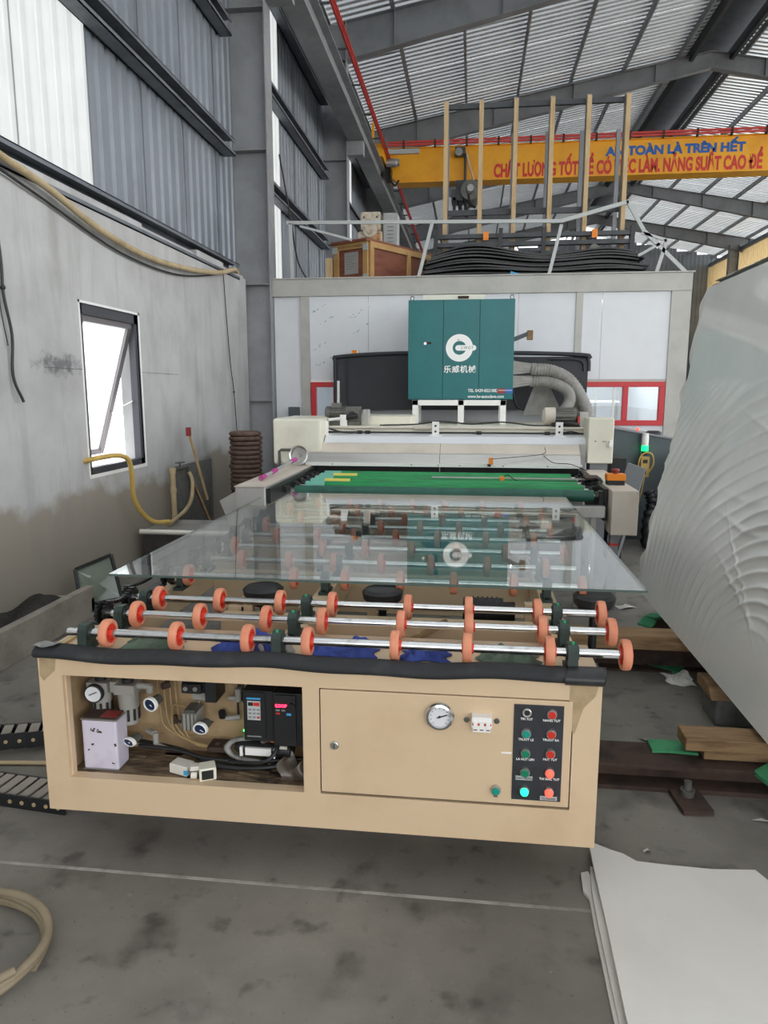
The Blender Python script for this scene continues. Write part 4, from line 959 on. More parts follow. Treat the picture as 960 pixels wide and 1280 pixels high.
# ================================================================== GREEN CABINET ON ITS STAND
K = thing('blower_cabinet', 'dark green three-door steel cabinet on a white stand above the washer', 'cabinet', (-.13, 7.5, 1.30))
S = MB()
for x in (-.575, -.11, .315):
    S.box(x - .03, x + .03, 7.45, 7.51, 1.302 if False else 1.302, 1.545); S.box(x - .03, x + .03, 7.86, 7.92, 1.302, 1.545)
S.box(-.605, .345, 7.45, 7.51, 1.49, 1.545); S.box(-.605, .345, 7.86, 7.92, 1.49, 1.545); S.box(-.605, -.545, 7.51, 7.86, 1.49, 1.545); S.box(.285, .345, 7.51, 7.86, 1.49, 1.545)
S.build('stand', 'white', K, bevel=.003)
MB().box(-.655, .410, 7.50, 8.0, 1.548, 2.54).build('cabinet_body', 'teal', K, bevel=.004)
for x0, x1 in ((-.653, -.302), (-.298, .062), (.066, .408)):
    dd = MB().box(x0, x1, 7.482, 7.499, 1.552, 2.536).build('door', 'teal', K, bevel=.003)
    if x0 < -.5:
        b = MB(); b.box(-.478, -.420, 7.476, 7.482, 2.105, 2.125, 1); b.lathe((-.48, 7.481, 2.11), (0, -1, 0), [(0, .016), (.006, .014), (.006, 0)], 12, 0); b.build('door_lock', ['inox', 'rust'], dd)
def logo(cx, cz, y, par, R=.136):
    b = MB(); n = 40
    o_ = [(cx + R*math.cos(2*PI*i/n), y, cz + R*math.sin(2*PI*i/n)) for i in range(n)]
    i_ = [(cx + .50*R*math.cos(2*PI*i/n), y, cz + .50*R*math.sin(2*PI*i/n)) for i in range(n)]
    b.add(o_ + i_, [(i, n+i, n+(i+1) % n, (i+1) % n) for i in range(n)])
    h = .20*R; m = 10
    pts = [(cx - .10*R + h*math.cos(PI/2 + PI*k/m), y - .0004, cz + h*math.sin(PI/2 + PI*k/m)) for k in range(m+1)] + [(cx + .9*R + h*math.cos(-PI/2 + PI*k/m) + .02, y - .0004, cz + h*math.sin(-PI/2 + PI*k/m)) for k in range(m+1)]
    b.add(pts, [tuple(range(len(pts)))])
    lo = b.build('ring_logo', 'twhite', par)
    bb = MB(); bb.obox((cx - .08*R, y - .0006, cz + .58*R), (.02, .0006, .006), (0, .2, 0)); bb.build('logo_mark', 'tblack', par)
    return lo
logo(-.135, 2.065, 7.4812, K)
text('LWGT', (-.118, 7.4800, 2.053), .040, 'tdark', K, name='lettering', space=1.15)
text('乐威机械', (-.128, 7.4812, 1.825), .078, 'twhite', K, align='CENTER', offset=.0012, space=1.12)
text('TEL 0429-8221882', (-.042, 7.4812, 1.626), .042, 'twhite', K, offset=.0006, space=1.02, sx=.92)
text('www.lw-autoclave.com', (-.042, 7.4812, 1.567), .044, 'twhite', K, offset=.0006, sx=.88)
b = MB(); b.box(.252, .335, 7.4805, 7.4815, 1.612, 1.660, 0); b.box(.335, .408, 7.4805, 7.4815, 1.612, 1.660, 1); b.box(.262, .40, 7.4800, 7.4804, 1.640, 1.644, 2); b.build('sticker', ['tinred', 'tblue', 'twhite'], K)
for x in (-.62, .38):
    b = MB(); b.tube([(x + .018*math.cos(a), 7.55, 2.562 + .022*math.sin(a)) for a in [2*PI*i/10 for i in range(10)]], .005, 6, closed=True, sub=2); b.build('lifting_eye', 'gun', K)
b = MB(); b.box(-.52, .11, 7.6, 7.9, 2.54, 2.60, 0); b.box(-.16, -.05, 7.585, 7.6, 2.56, 2.585, 1); b.build('top_cover', ['cream', 'rust'], K, bevel=.003)
b = MB(); b.prism([(.41, 7.6, 2.13), (.56, 7.6, 2.19), (.57, 7.6, 2.235), (.41, 7.6, 2.175)], (0, .06, 0), 0); b.box(.545, .60, 7.58, 7.68, 2.15, 2.24, 1); b.build('latch_arm', ['slate', 'wood'], K)
b = MB()
for z0, z1, c in ((1.80, 1.945, 1.868), (1.665, 1.795, 1.745)):
    A = [(.41, 7.65, z0), (.41, 7.85, z0), (.41, 7.85, z1), (.41, 7.65, z1)]; r = .05; n = 16
    Bq = [(.62, 7.75 + r*math.cos(2*PI*(i - 6)/n), c + r*math.sin(2*PI*(i - 6)/n)) for i in range(n)]
    A2 = []
    for k in range(4):
        p, q = Vector(A[k]), Vector(A[(k+1) % 4])
        A2 += [p + (q - p)*(j/4) for j in range(4)]
    b.add(A2 + Bq, [(i, (i+1) % n, n + (i+1) % n, n + i) for i in range(n)], 0, False)
b.build('duct_adapter', 'hose', K)
def duct(pts, r, label, nm='flexible_duct', pitch=3):
    b = MB(); b.tube(pts, r, 16, 0, sub=22, rf=lambda t, i: r*(1.0 + (.07 if i % 3 else -.05)))
    return tag(b.build(nm, 'hose'), label, 'duct', 'flexible ducts from the green cabinet')
duct([(.60, 7.75, 1.868), (.82, 7.75, 1.845), (1.0, 7.75, 1.75), (1.14, 7.75, 1.55), (1.21, 7.75, 1.36), (1.22, 7.76, 1.18)], .062, 'upper grey ribbed duct arching right and down from green cabinet')
duct([(.60, 7.75, 1.745), (.80, 7.72, 1.735), (.96, 7.68, 1.66), (1.0, 7.64, 1.56), (.95, 7.58, 1.46), (.88, 7.55, 1.388)], .055, 'middle grey ribbed duct curling down beside the blower motor')
duct([(.98, 7.95, 1.68), (1.07, 7.93, 1.62), (1.12, 7.9, 1.53), (1.10, 7.86, 1.44), (1.02, 7.82, 1.388)], .05, 'small grey ribbed duct half hidden behind the other two')
b = MB(); b.prism([(.55, 8.05, 1.387), (.98, 8.05, 1.387), (.80, 8.05, 1.75), (.68, 8.05, 1.75)], (0, .02, 0)); tag(b.build('steel_gusset', 'hose'), 'grey sheet-metal gusset behind the ducts on the washer', 'panel')

# the cabinet stands well back on the washer: it is a big unit, 1.28 m wide
K.location = (-.156, 9.0, 1.24); K.scale = (1.2, 1.2, 1.2)
for o in [o for o in scene.objects if o.name.startswith('flexible_duct') or o.name == 'steel_gusset']:
    o.location = (o.location.x*1.2, o.location.y + 1.55, 1.65 + (o.location.z - 1.65)*1.2); o.scale = (1.2, 1.2, 1.2)

# ---- padded black cover on the room front
b = MB()
def bulge(x, z): return .02*math.sin(x*3.1)*math.sin(z*6)
b.grid(lambda u, v: (lambda x, z: (x, 9.93 - bulge(x, z), z))(-1.85 + 3.36*u, 1.39 + (.72 + .03*math.sin(u*5.2) - .03*(2*u-1)**4)*v), 40, 12, 0)
b.box(-1.85, 1.51, 9.96, 10.19, 1.387, 2.09)
o = b.build('padded_cover', 'quilt'); tag(o, 'black padded cover sealing the gap between washer and white room', 'cover')
b = MB()
b.tube([(-1.86, 9.93, 1.39), (-1.87, 9.93, 2.02), (-1.82, 9.93, 2.10), (-1.0, 9.92, 2.145), (.3, 9.92, 2.145), (1.42, 9.93, 2.11), (1.51, 9.93, 2.05), (1.52, 9.93, 1.9)], .028, 8, sub=6); b.tube([(-1.70, 9.91, 1.39), (-1.71, 9.91, 2.05)], .012, 6, sub=1)
b.tube([(1.0, 9.90, 2.06), (1.40, 9.90, 2.04), (1.46, 9.9, 1.9)], .015, 6)
b.tube([(.52, 9.88, 1.9), (.55, 9.87, 1.6), (.62, 9.87, 1.42), (.8, 9.87, 1.39)], .014, 6); b.build('piping', 'quilt', o)
b = MB(); b.box(-1.65, -1.55, 9.93, 10.0, 2.145, 2.20, 0); b.box(-1.64, -1.57, 9.925, 9.93, 2.15, 2.19, 1); tag(b.build('tape_roll_box', ['cream', 'orange']), 'small orange and cream carton on top of the black cover', 'box')
b = MB(); b.cyl((-1.83, 9.9, 1.1), (-1.825, 9.9, 1.78), .02); o = b.build('white_pipe', 'white'); tag(o, 'thin white pipe standing left of the black cover', 'pipe')
b = MB(); b.box(-2.55, -2.42, 9.95, 10.1, 0, 1.42); o = b.build('dark_post', 'slate'); tag(o, 'dark post standing in the corner left of the washer', 'post')

# ---- at the right of the washer
t = thing('control_desk', 'dark slate control cabinet with sloping top right of the washer', 'cabinet', (1.95, 8.9, 0))
b = MB(); b.prism([(1.50, 8.2, 0), (2.26, 8.2, 0), (2.26, 8.2, 1.11), (1.50, 8.2, 1.245)], (0, 1.2, 0)); b.build('cabinet_body', 'slate', t, bevel=.004)
b = MB(); b.prism([(1.49, 8.18, 1.245), (2.27, 8.18, 1.108), (2.27, 8.18, 1.125), (1.49, 8.18, 1.262)], (0, 1.24, 0)); b.build('sloping_top', 'greyp', t)
b = MB(); b.lathe((2.05, 8.5, 1.15), (0, 0, 1), [(0, .09), (.03, .09), (.05, .06), (.05, 0)], 18); b.build('dark_knob', 'black', t)
MB().ball((1.83, 8.3, 1.225), .018).build('red_lamp', 'lit_r', t)
t = thing('signal_tower', 'signal lamp with glowing green segment in front of the slate cabinet', 'lamp', (1.88, 8.1, .78))
b = MB(); b.box(1.85, 1.91, 8.17, 8.199, .86, 1.18); b.build('mount_plate', 'greyp', t)
b = MB(); b.lathe((1.88, 8.12, 1.06), (0, 0, 1), [(0, .035), (.09, .035), (.10, .032), (.13, .032), (.13, 0)], 16); b.build('lamp_segment', 'white', t)
b = MB(); b.lathe((1.88, 8.12, 1.0), (0, 0, 1), [(0, 0), (0, .036), (.058, .036), (.058, 0)], 16); b.build('green_segment', 'beacon', t)
b = MB(); b.lathe((1.88, 8.12, .95), (0, 0, 1), [(0, 0), (0, .03), (.048, .03), (.048, 0)], 16); b.build('lamp_base', 'black', t)
t = thing('pendant_control', 'tan hand control with coiled cord hanging below the green lamp', 'remote control', (1.88, 8.08, .73))
b = MB(); b.box(1.835, 1.925, 8.07, 8.11, .72, .94, 0); b.box(1.855, 1.905, 8.066, 8.07, .87, .91, 1); b.box(1.865, 1.895, 8.066, 8.07, .75, .79, 1); b.build('handset', ['yhose', 'black'], t, bevel=.008)
b = MB(); b.tube([(1.90, 8.07, .74), (1.96, 8.05, .86), (1.94, 8.05, .97), (1.86, 8.05, .98), (1.81, 8.05, .9), (1.80, 8.05, .7), (1.77, 8.05, .4), (1.70, 8.05, .15)], .009, 7); b.tube([(1.88, 8.06, .73), (1.84, 8.04, .5), (1.78, 8.04, .2)], .008, 7); b.build('cord', 'yhose', t)
b = MB()
b.tube([(1.86, 7.7, .02), (1.86, 7.7, .3), (1.90, 7.72, .5), (1.86, 7.74, .62)], .05, 10, sub=8, rf=lambda q, i: .05 + .012*(i % 3)); b.tube([(1.98, 7.66, .02), (1.98, 7.66, .3), (1.94, 7.68, .5)], .05, 10, sub=8, rf=lambda q, i: .05 + .012*(i % 3))
tag(b.build('black_cable_bundle', 'rubber'), 'bundle of black corrugated cables standing below the hand control', 'cable')
b = MB(); b.prism([(1.31, 6.22, 1.05), (1.455, 6.23, 1.0), (1.34, 6.12, .62), (1.19, 6.03, .30), (1.14, 6.05, .42), (1.23, 6.15, .82)], (.015, .03, 0)); o = b.build('leaning_panel', 'midslate'); tag(o, 'grey steel panel leaning aslant beside the right infeed box', 'panel')
b = MB(); b.beam((1.30, 6.11, .55), (1.13, 5.97, .0), .035, .035); b.build('prop', 'midslate', o)
MB().box(1.36, 1.50, 7.2, 8.19, 0, 1.0).build('gap_shade_box', 'tblack', None); o = bpy.data.objects['gap_shade_box']; tag(o, 'black box put in as shade in the gap behind the leaning grey panel', 'sheet')  # black box stands in for the shade of the gap
b = MB(); b.box(2.30, 2.34, 7.2, 8.18, 0, 1.0); tag(b.build('grey_partition', 'greyp'), 'narrow grey panel standing right of the slate cabinet', 'panel')
b = MB(); b.prism([(-2.17, 6.0, .70), (-1.98, 6.03, .81), (-1.86, 6.05, .50), (-2.05, 6.02, .38)], (0, .02, 0)); b.box(-2.08, -2.0, 6.03, 6.06, 0, .45)
tag(b.build('tilted_board', 'frame'), 'tilted pale board left of the stainless infeed box', 'board')

# ================================================================== ALONG THE LEFT WALL
b = MB(); b.tube([(-3.07, 4.1, 3.26), (-3.07, 4.626, 3.16), (-3.07, 5.2, 3.09), (-3.08, 5.94, 2.96), (-3.08, 6.84, 2.90), (-3.08, 7.85, 2.95), (-3.08, 8.8, 3.06), (-3.09, 9.4, 3.19), (-3.2, 9.9, 3.23)], .028, 10)
tag(b.build('tan_hose', 'tan'), 'long tan hose sagging along the top of the plaster wall', 'hose')
b = MB(); b.tube([(-3.10, 4.2, 3.15), (-3.12, 5.2, 3.02), (-3.12, 6.3, 2.86), (-3.12, 7.5, 2.85), (-3.12, 8.6, 3.0), (-3.13, 9.3, 3.18)], .010, 6)
tag(b.build('black_cable', 'rubber'), 'thin black cable sagging just below the tan hose', 'cable')
b = MB(); b.tube([(-3.135, 4.65, 2.75), (-3.135, 4.67, 2.48), (-3.13, 4.66, 2.28), (-3.12, 4.70, 2.02), (-3.13, 4.69, 1.75), (-3.10, 4.74, 1.57)], .010, 6); b.ball((-3.13, 4.66, 2.33), .018); b.tube([(-3.14, 4.62, 2.5), (-3.14, 4.63, 2.2), (-3.135, 4.67, 1.95)], .004, 5)
tag(b.build('hanging_cable', 'rubber'), 'black cable end hanging on the plaster wall at the far left', 'cable')
b = MB(); b.tube([(-3.13, 9.1, 3.15), (-3.13, 9.18, 2.5), (-3.13, 9.27, 1.95), (-3.12, 9.33, 1.65), (-3.12, 9.42, 1.0), (-3.1, 9.45, .5)], .006, 5); b.ball((-3.12, 9.33, 1.63), .014)
tag(b.build('thin_cord', 'rubber'), 'thin dark cord hanging down the wall near the corner column', 'cord')
b = MB(); b.box(-3.149, -3.147, 5.1, 5.65, 1.818, 1.821); b.box(-3.149, -3.147, 6.72, 7.6, 1.818, 1.821); b.build('wall_crack', 'damp', wl)
# tap on a standpipe with its hose
t = thing('water_tap', 'tan standpipe with a small tap against the damp wall', 'tap', (-3.05, 7.1, 0))
b = MB(); b.cyl((-3.06, 7.1, .0), (-3.06, 7.1, .82), .028, n=12); b.cyl((-3.06, 7.1, .80), (-3.06, 7.1, .86), .036, n=12); b.cyl((-3.06, 7.1, .6), (-3.06, 7.1, .65), .034, n=12); b.build('standpipe', 'tan', t)
b = MB(); b.cyl((-3.06, 7.1, .83), (-3.03, 7.45, .84), .017, n=10); b.cyl((-3.04, 7.25, .84), (-3.04, 7.25, .90), .010, n=8); b.box(-3.07, -3.01, 7.20, 7.32, .895, .905); b.cyl((-3.03, 7.45, .85), (-3.03, 7.46, .78), .018, n=10); b.build('tap', 'gun', t)
b = MB(); b.tube([(-3.03, 7.46, .78), (-3.0, 7.47, .68), (-2.99, 7.40, .5), (-2.96, 7.15, .41), (-2.93, 6.80, .375), (-2.92, 6.62, .36)], .022, 9)
tag(b.build('tap_hose', 'tan'), 'short tan hose curving down from the tap to the basin', 'hose')
b = MB(); b.tube([(-3.22, 5.55, 1.06), (-3.05, 5.62, 1.10), (-3.0, 5.85, 1.10), (-2.98, 6.0, 1.04), (-3.0, 6.08, .88), (-3.03, 6.15, .70), (-3.03, 6.28, .54), (-2.97, 6.42, .42), (-2.9, 6.6, .39)], .022, 9)
tag(b.build('yellow_hose', 'yhose'), 'yellow hose drooping out of the window sill to the basin', 'hose')
t = thing('wash_basin', 'grey metal trough on a dark base below the tap', 'basin', (-2.6, 6.5, 0))
b = MB(); b.box(-3.1, -1.80, 6.35, 6.88, .31, .33); b.box(-3.1, -1.80, 6.86, 6.88, .33, .36); b.build('tray', 'inox2', t)
b = MB(); b.cyl((-3.08, 6.34, .34), (-1.80, 6.34, .34), .022, n=10); b.build('rim_pipe', 'cwhite', t)
b = MB(); b.box(-3.08, -1.85, 6.4, 6.9, 0, .31); b.build('base', 'damp', t)
b = MB(); b.beam((-3.0, 7.43, 1.21), (-2.98, 7.85, .42), .022, .022); b.box(-3.02, -2.98, 7.40, 7.45, 1.17, 1.26); o = b.build('wooden_stick', 'wood2')
o.data.materials.append(MT['tinred'])
for p in o.data.polygons[-6:]: p.material_index = 1
tag(o, 'thin wooden stick with red tip leaning against the wall', 'stick')
b = MB(); b.beam((-3.08, 7.55, .80), (-2.85, 7.75, .0), .06, .02); tag(b.build('plank', 'wood'), 'brown plank leaning on the wall behind the tap', 'plank')
b = MB(); b.box(-3.12, -3.08, 7.3, 8.3, 0, .85); tag(b.build('stained_board', 'greyblk'), 'stained grey board standing against the wall behind the tap', 'board')
t = thing('coil_stack', 'tall stack of brown coiled hose rings standing in the corner', 'coil', (-2.62, 8.2, 0))
for k in range(22):
    b = MB(); r = .165 + .006*math.sin(k*2.3); cx, cy = -2.62 + .006*math.sin(k*1.7), 8.2 + .006*math.cos(k*2.1)
    b.tube([(cx + r*math.cos(2*PI*q/20), cy + r*math.sin(2*PI*q/20), .028 + .0535*k) for q in range(20)], .0275, 8, closed=True, sub=1)
    b.tube([(cx + r*.6*math.cos(2*PI*q/16), cy + r*.6*math.sin(2*PI*q/16), .03 + .0535*k) for q in range(16)], .0275, 6, closed=True, sub=1)
    b.build('hose_ring', 'brown', t)
# trough
t = thing('wall_trough', 'low grey concrete trough along the foot of the wall, filled with black sludge', 'trough', (-2.9, 4.0, 0))
b = MB(); b.box(-2.80, -2.74, 1.0, 4.85, 0, .235); b.box(-3.14, -2.80, 1.0, 4.85, 0, .03); b.box(-3.14, -2.74, 4.80, 4.85, .03, .15); b.build('trough_body', 'concrete2', t, bevel=.006)
b = MB(); b.grid(lambda u, v: (-3.14 + .33*u, 1.0 + 3.8*v, .17 + .03*math.sin(v*40 + u*5) + .02*math.sin(u*9 + v*17)), 8, 60, 0); b.build('sludge', 'mud', t)
t = thing('framed_pane', 'small dark-framed glass pane leaning against the wall behind the trough', 'pane', (-2.9, 5.2, 0))
A = [Vector((-3.05, 5.14, .27)), Vector((-2.83, 5.30, .36)), Vector((-2.72, 5.22, .03)), Vector((-2.97, 5.06, .0))]
b = MB(); b.add(A, [(0, 3, 2, 1)], 0); b.build('pane', 'mirror', t)
b = MB()
for k in range(4): b.beam(A[k], A[(k+1) % 4], .022, .022)
b.build('frame', 'black', t)
b = MB(); b.add([p + Vector((-.012, .02, -.003)) for p in A], [(0, 3, 2, 1)]); b.build('backing', 'paneback', t)
# cable chains on the floor
def chain(p0, p1, label, h, yw):
    t = thing('cable_chain', label, 'cable chain', p0, 'black cable chains left of the table')
    a = Vector(p0); c = Vector(p1); n = max(2, int((c - a).length / .055)); d = (c - a) / n; ang = math.atan2(d.y, d.x)
    proto = None
    for k in range(n):
        p = a + d*(k + .5)
        if proto is None:
            b = MB()
            for s_ in (-1, 1): 
                q = Matrix.Rotation(ang, 3, 'Z') @ Vector((0, s_*yw/2, 0)); b.obox(p + q + Vector((0, 0, h/2)), (.056, .008, h), (0, 0, ang), 0)
            q = Matrix.Rotation(ang, 3, 'Z') @ Vector((0, -yw/2 - .004, 0)); nrm = Matrix.Rotation(ang, 3, 'Z') @ Vector((0, -1, 0))
            b.lathe(p + q + Vector((0, 0, h/2)), nrm, [(0, .0085), (.003, .0085), (.003, 0)], 10, 1)
            b.obox(p + Vector((-.0, 0, h - .004)), (.04, yw, .006), (0, 0, ang), 2)
            proto = b.build('chain_link', ['black', 'tan', 'concrete2'], t); first = p
        else: copy_part(proto, t, p - first)
    return t
chain((-2.7, 2.62, .07), (-1.55, 3.12, .0), 'upper black cable chain sloping across the floor, left of table', .075, .10)
chain((-2.7, 2.62, .0), (-1.55, 2.50, .0), 'lower flat black cable chain with grey bars, left of table', .055, .14)
b = MB(); b.tube([(-2.7, 2.66, .015), (-2.1, 2.75, .012), (-1.6, 2.80, .012), (-1.3, 2.82, .012)], .010, 6); tag(b.build('floor_cable', 'tan'), 'thin tan cable on the floor between the two cable chains', 'cable')
# coil of hose, front left
b = MB(); pts = []
for k in range(64):
    a = 2*PI*k/16; r = .33 + .022*math.sin(k*.37) - .012*(k // 16); pts.append((-1.545 + r*1.0*math.cos(a) + .02*(k // 16), 1.68 + r*.72*math.sin(a) + .008*(k // 16), .02 + .012*(k // 16) + .006*math.sin(k*.9)))
b.tube(pts, .0135, 8, sub=3); tag(b.build('hose_coil', 'coiltan'), 'loose coil of tan hose lying on the floor, front left', 'hose')

# ================================================================== RIGHT SIDE
# film-covered glass leaning to the right on timbers
ang = math.atan2(.33, 2.06); L0 = Vector((math.sin(ang), 0, math.cos(ang))); N0 = Vector((-math.cos(ang), 0, math.sin(ang)))
BL = Vector((1.215, 0, .265)); HGT = 2.09; YF, YN = 5.12, 1.75
def pl(y, h, off=0): return BL + L0*h + N0*off + Vector((0, y, 0))
t = thing('glass_pack', 'tall pack of glass under wrinkled white film leaning on timbers at the right', 'glass', (1.3, 4.0, .26))
b = MB(); q = [pl(YF, 0, -.001), pl(YN, 0, -.001), pl(YN, HGT, -.001), pl(YF, HGT, -.001)]; b.prism(q, -N0*.06); b.build('glass_pane', 'edge', t)
def wr_(y, h):
    # folds sweep up from the far edge and arch over a low point near the front; flat near the top and foot
    dx = y - 3.15; dz = h - .10
    a = math.sin(1.7*y + 2.3*h)*.5 + math.sin(3.1*h - 2.2*y + 1)*.35 + .25*math.sin(5.3*y + 1.1*h)
    r = math.sqrt((dx*.8)**2 + dz**2) + .05*a
    ph = r*88 + 2.2*math.sin(2.2*y + 1.1*h) + 1.5*a
    k1 = (1 - abs(math.sin(ph/2)))**1.5; k2 = .5 + .5*math.sin(r*31 + 2.0*a + .7)
    env = max(0, min(1, (r - .2)*3.5))*max(0, min(1, (1.52 - h + .12*a)*2.2))*max(.05, min(1, (h - .12)*3))
    env *= .35 + .65*max(0, min(1, .5 + .8*math.sin(3.3*y + 4*h + 1) + .4*math.sin(9*y - 5*h)))
    ln = lambda q, w_: math.exp(-(q/w_)**2)
    near = max(0, min(1, (4.1 - y)*2))
    c = .8*ln(h - .78 + .06*(y - 3.3) - .03*math.sin(5*y), .016) + .7*ln(h - 1.16 - .22*(y - 3.3), .014) + .6*ln(h - .95 + .12*(y - 3.3) + .04*math.sin(4*y), .02)
    c += 1.0*max(0, 1 - abs(y - 3.55)*2.2)*(ln(h - .42 - .35*(y - 3.4), .016) + ln(h - .46 - .75*(y - 3.4), .014)) + .6*ln(h - 1.62 + .9*(y - 3.2), .012)
    return .006 + env*(.017*k1 + .009*k2) + .007*c*near + .006*math.sin(r*9 + a)*max(0, min(1, h*2))*max(0, min(1, (1.7 - h)*2)) + .005
b = MB(); b.grid(lambda u, v: pl(YF + .02 + .03*math.sin(v*23)*v*(1-v) - (YF - YN + .02)*u, -.012 + HGT*v, max(.0015, wr_(YF - (YF - YN)*u, HGT*v))), 520, 330, 0)
fo = b.build('plastic_film', 'film', t)
b = MB()
def edge_fn(u, v):
    y = YF - .01 + .15*v*(.55 + .25*math.sin(u*7 + 1) + .2*math.sin(u*31) + .12*math.sin(u*67)); h = -.03 + 2.10*u
    return pl(y, h, .008 + .012*math.sin(u*45 + v*3)*v)
b.grid(edge_fn, 80, 6, 0); b.build('film_edge', 'rag', t)
b = MB(); b.box(1.60, 1.68, 2.2, 5.0, 2.36, 2.375); b.grid(lambda u, v: pl(5.0 - 2.8*u, HGT + .008, -.03 + .05*v + .004*math.sin(u*50)), 40, 2, 0); b.build('top_tape', 'rag', t)
t = thing('a_frame_rack', 'steel rack carrying the film-wrapped glass pack at the right', 'rack', (1.9, 4, 0)); t.name = 'glass_rack'; ORG['glass_rack'] = ORG['a_frame_rack']
for y in (2.4, 3.35, 4.6):
    b = MB(); b.beam((1.38, y, .04), (1.685, y, 2.0), .06, .06); b.beam((2.3, y, .04), (1.70, y, 2.0), .06, .06); b.beam((1.32, y, .03), (2.35, y, .03), .06, .06); b.build('a_frame', 'steel_dark', t)
b = MB(); b.box(1.66, 1.72, 2.3, 4.7, 1.98, 2.04); b.build('ridge_bar', 'steel_dark', t)
b = MB(); b.prism([(2.27, 2.1, .12), (2.33, 2.1, .12), (1.90, 2.1, 2.3), (1.84, 2.1, 2.3)], (0, 3.0, 0)); b.build('light_block_board', 'ltgrey', t)  # unseen board added to block light from the right
# timbers, rails, blocks
b = MB(); b.box(.45, 1.55, 4.12, 4.28, .17, .255); tag(b.build('timber_bar', 'wood', bevel=.006), 'long brown timber across the floor rail beyond the front wheels', 'timber')
b = MB(); b.box(.40, 1.6, 4.22, 4.40, 0, .012); b.box(.40, 1.6, 4.30, 4.312, .012, .158); b.box(.40, 1.6, 4.22, 4.40, .158, .17); tag(b.build('floor_rail', 'rust'), 'dark steel floor rail under the far brown timber', 'rail')
b = MB(); b.box(.915, 1.75, 2.93, 3.06, .165, .22); tag(b.build('timber_bar', 'wood', bevel=.005), 'upper pale timber of two stacked on the near floor rail', 'timber')
b = MB(); b.box(1.0, 1.75, 2.96, 3.10, .115, .164); tag(b.build('timber_bar', 'wood', bevel=.005), 'lower timber of two stacked on the near floor rail', 'timber')
b = MB(); b.box(.35, 1.9, 2.89, 3.09, .095, .113); b.box(.35, 1.9, 2.97, 2.99, .02, .095); b.box(.35, 1.9, 2.88, 3.10, 0, .02); tag(b.build('floor_rail', 'rust'), 'dark steel floor rail running right under the stacked timbers', 'rail')
t = thing('rail_clamp', 'rusty bolted clamp plate holding the near floor rail', 'clamp', (.91, 2.87, 0))
b = MB(); b.obox((.91, 2.80, .012), (.12, .16, .02), (.0, 0, .1)); b.build('plate', 'rust', t); b = MB(); b.lathe((.905, 2.835, .022), (0, 0, 1), [(0, .03), (.025, .03), (.025, .016), (.06, .016), (.06, 0)], 8); b.build('bolt', 'gun', t)
t = thing('support_block', 'grey block with curved timber cap under the glass pack', 'block', (1.4, 3.62, 0))
b = MB(); b.box(1.235, 1.75, 3.54, 3.74, .0, .14); b.build('block', 'greyblk', t, bevel=.006)
b = MB(); b.prism([(1.205, 3.52, .14), (1.205, 3.58, .185), (1.205, 3.66, .20), (1.205, 3.76, .19), (1.205, 3.76, .14)], (.55, 0, 0)); b.build('timber_cap', 'wood', t)
b = MB(); b.box(1.05, 1.28, 5.02, 5.05, .05, .055)
def strip(nm, pts, wdt, label, z=.012, m='green'):
    b = MB(); P = [Vector(p) for p in pts]; n = len(P) - 1
    def fn(u, v):
        x = u*n; i = min(int(x), n-1); p = P[i] + (P[i+1] - P[i])*(x - i); d = (P[i+1] - P[i]).normalized(); s_ = Vector((-d.y, d.x, 0)).normalized()
        return p + s_*wdt*(v - .5)
    b.grid(fn, n*4, 1, 0, False); g0 = len(b.v); b.grid(lambda u, v: fn(u, 1 - v) - Vector((0, 0, z)), n*4, 1, 0, False)
    b.grid(lambda u, v: fn(u, 0) - Vector((0, 0, z*(1 - v))), n*4, 1, 0, False); b.grid(lambda u, v: fn(1 - u, 1) - Vector((0, 0, z*(1 - v))), n*4, 1, 0, False)
    return tag(b.build(nm, m), label, 'foam strip' if m == 'green' else 'scrap')
strip('green_foam_strip', [(1.21, 4.94, .055), (1.28, 5.0, .11), (1.36, 5.0, .125), (1.50, 4.95, .11)], .11, 'green foam strip bent over a block below the glass pack')
b = MB(); b.box(1.29, 1.5, 4.93, 5.05, 0, .1); tag(b.build('dark_block', 'rust'), 'dark block under the bent green strip', 'block')
strip('green_foam_strip', [(.92, 4.52, .014), (1.10, 4.40, .014), (1.285, 4.27, .014)], .17, 'green foam strip lying flat on the floor beside the front wheel')
strip('green_foam_strip', [(.80, 3.045, .127), (.88, 3.045, .130), (.99, 3.04, .128)], .10, 'short green foam strip at the end of the stacked timbers')
strip('green_foam_strip', [(1.19, 2.84, .11), (1.27, 2.86, .15), (1.35, 2.90, .12)], .12, 'green foam scrap at the right edge, before the timbers')
random.seed(31)
cloth('white_rag', 1.15, 1.29, 4.03, 4.20, 0, .05, 'rag', 'white rag crumpled on the floor beside the flat green strip', 'rag', 41)
def scrap(x, y, l, wd_, a, label, m='paper', z=0):
    b = MB(); R = Matrix.Rotation(a, 3, 'Z')
    b.grid(lambda u, v: Vector((x, y, z + .003 + .012*math.sin(u*PI)*math.sin(v*3 + 1))) + R @ Vector((l*(u - .5)*(1 - .35*v), wd_*(v - .5), 0)), 6, 3, 0)
    return tag(b.build('paper_scrap', m), label, 'scrap')
scrap(1.20, 5.55, .16, .12, .4, 'white curved scrap on the floor left of the glass pack foot')
scrap(1.34, 2.72, .34, .10, -.15, 'white film scraps on the floor at the right edge, below the near rail')
scrap(1.22, 2.70, .22, .03, -.25, 'thin white strip on the floor just left of the film scraps')
scrap(.66, 2.47, .03, .025, .3, 'tiny white paper chip on the floor right of the cabinet')
scrap(.86, 3.32, .10, .012, -.8, 'thin white sliver on the floor near the short green strip')
scrap(.62, 3.3, .05, .02, .1, 'small pale chip on the floor beside the table corner')
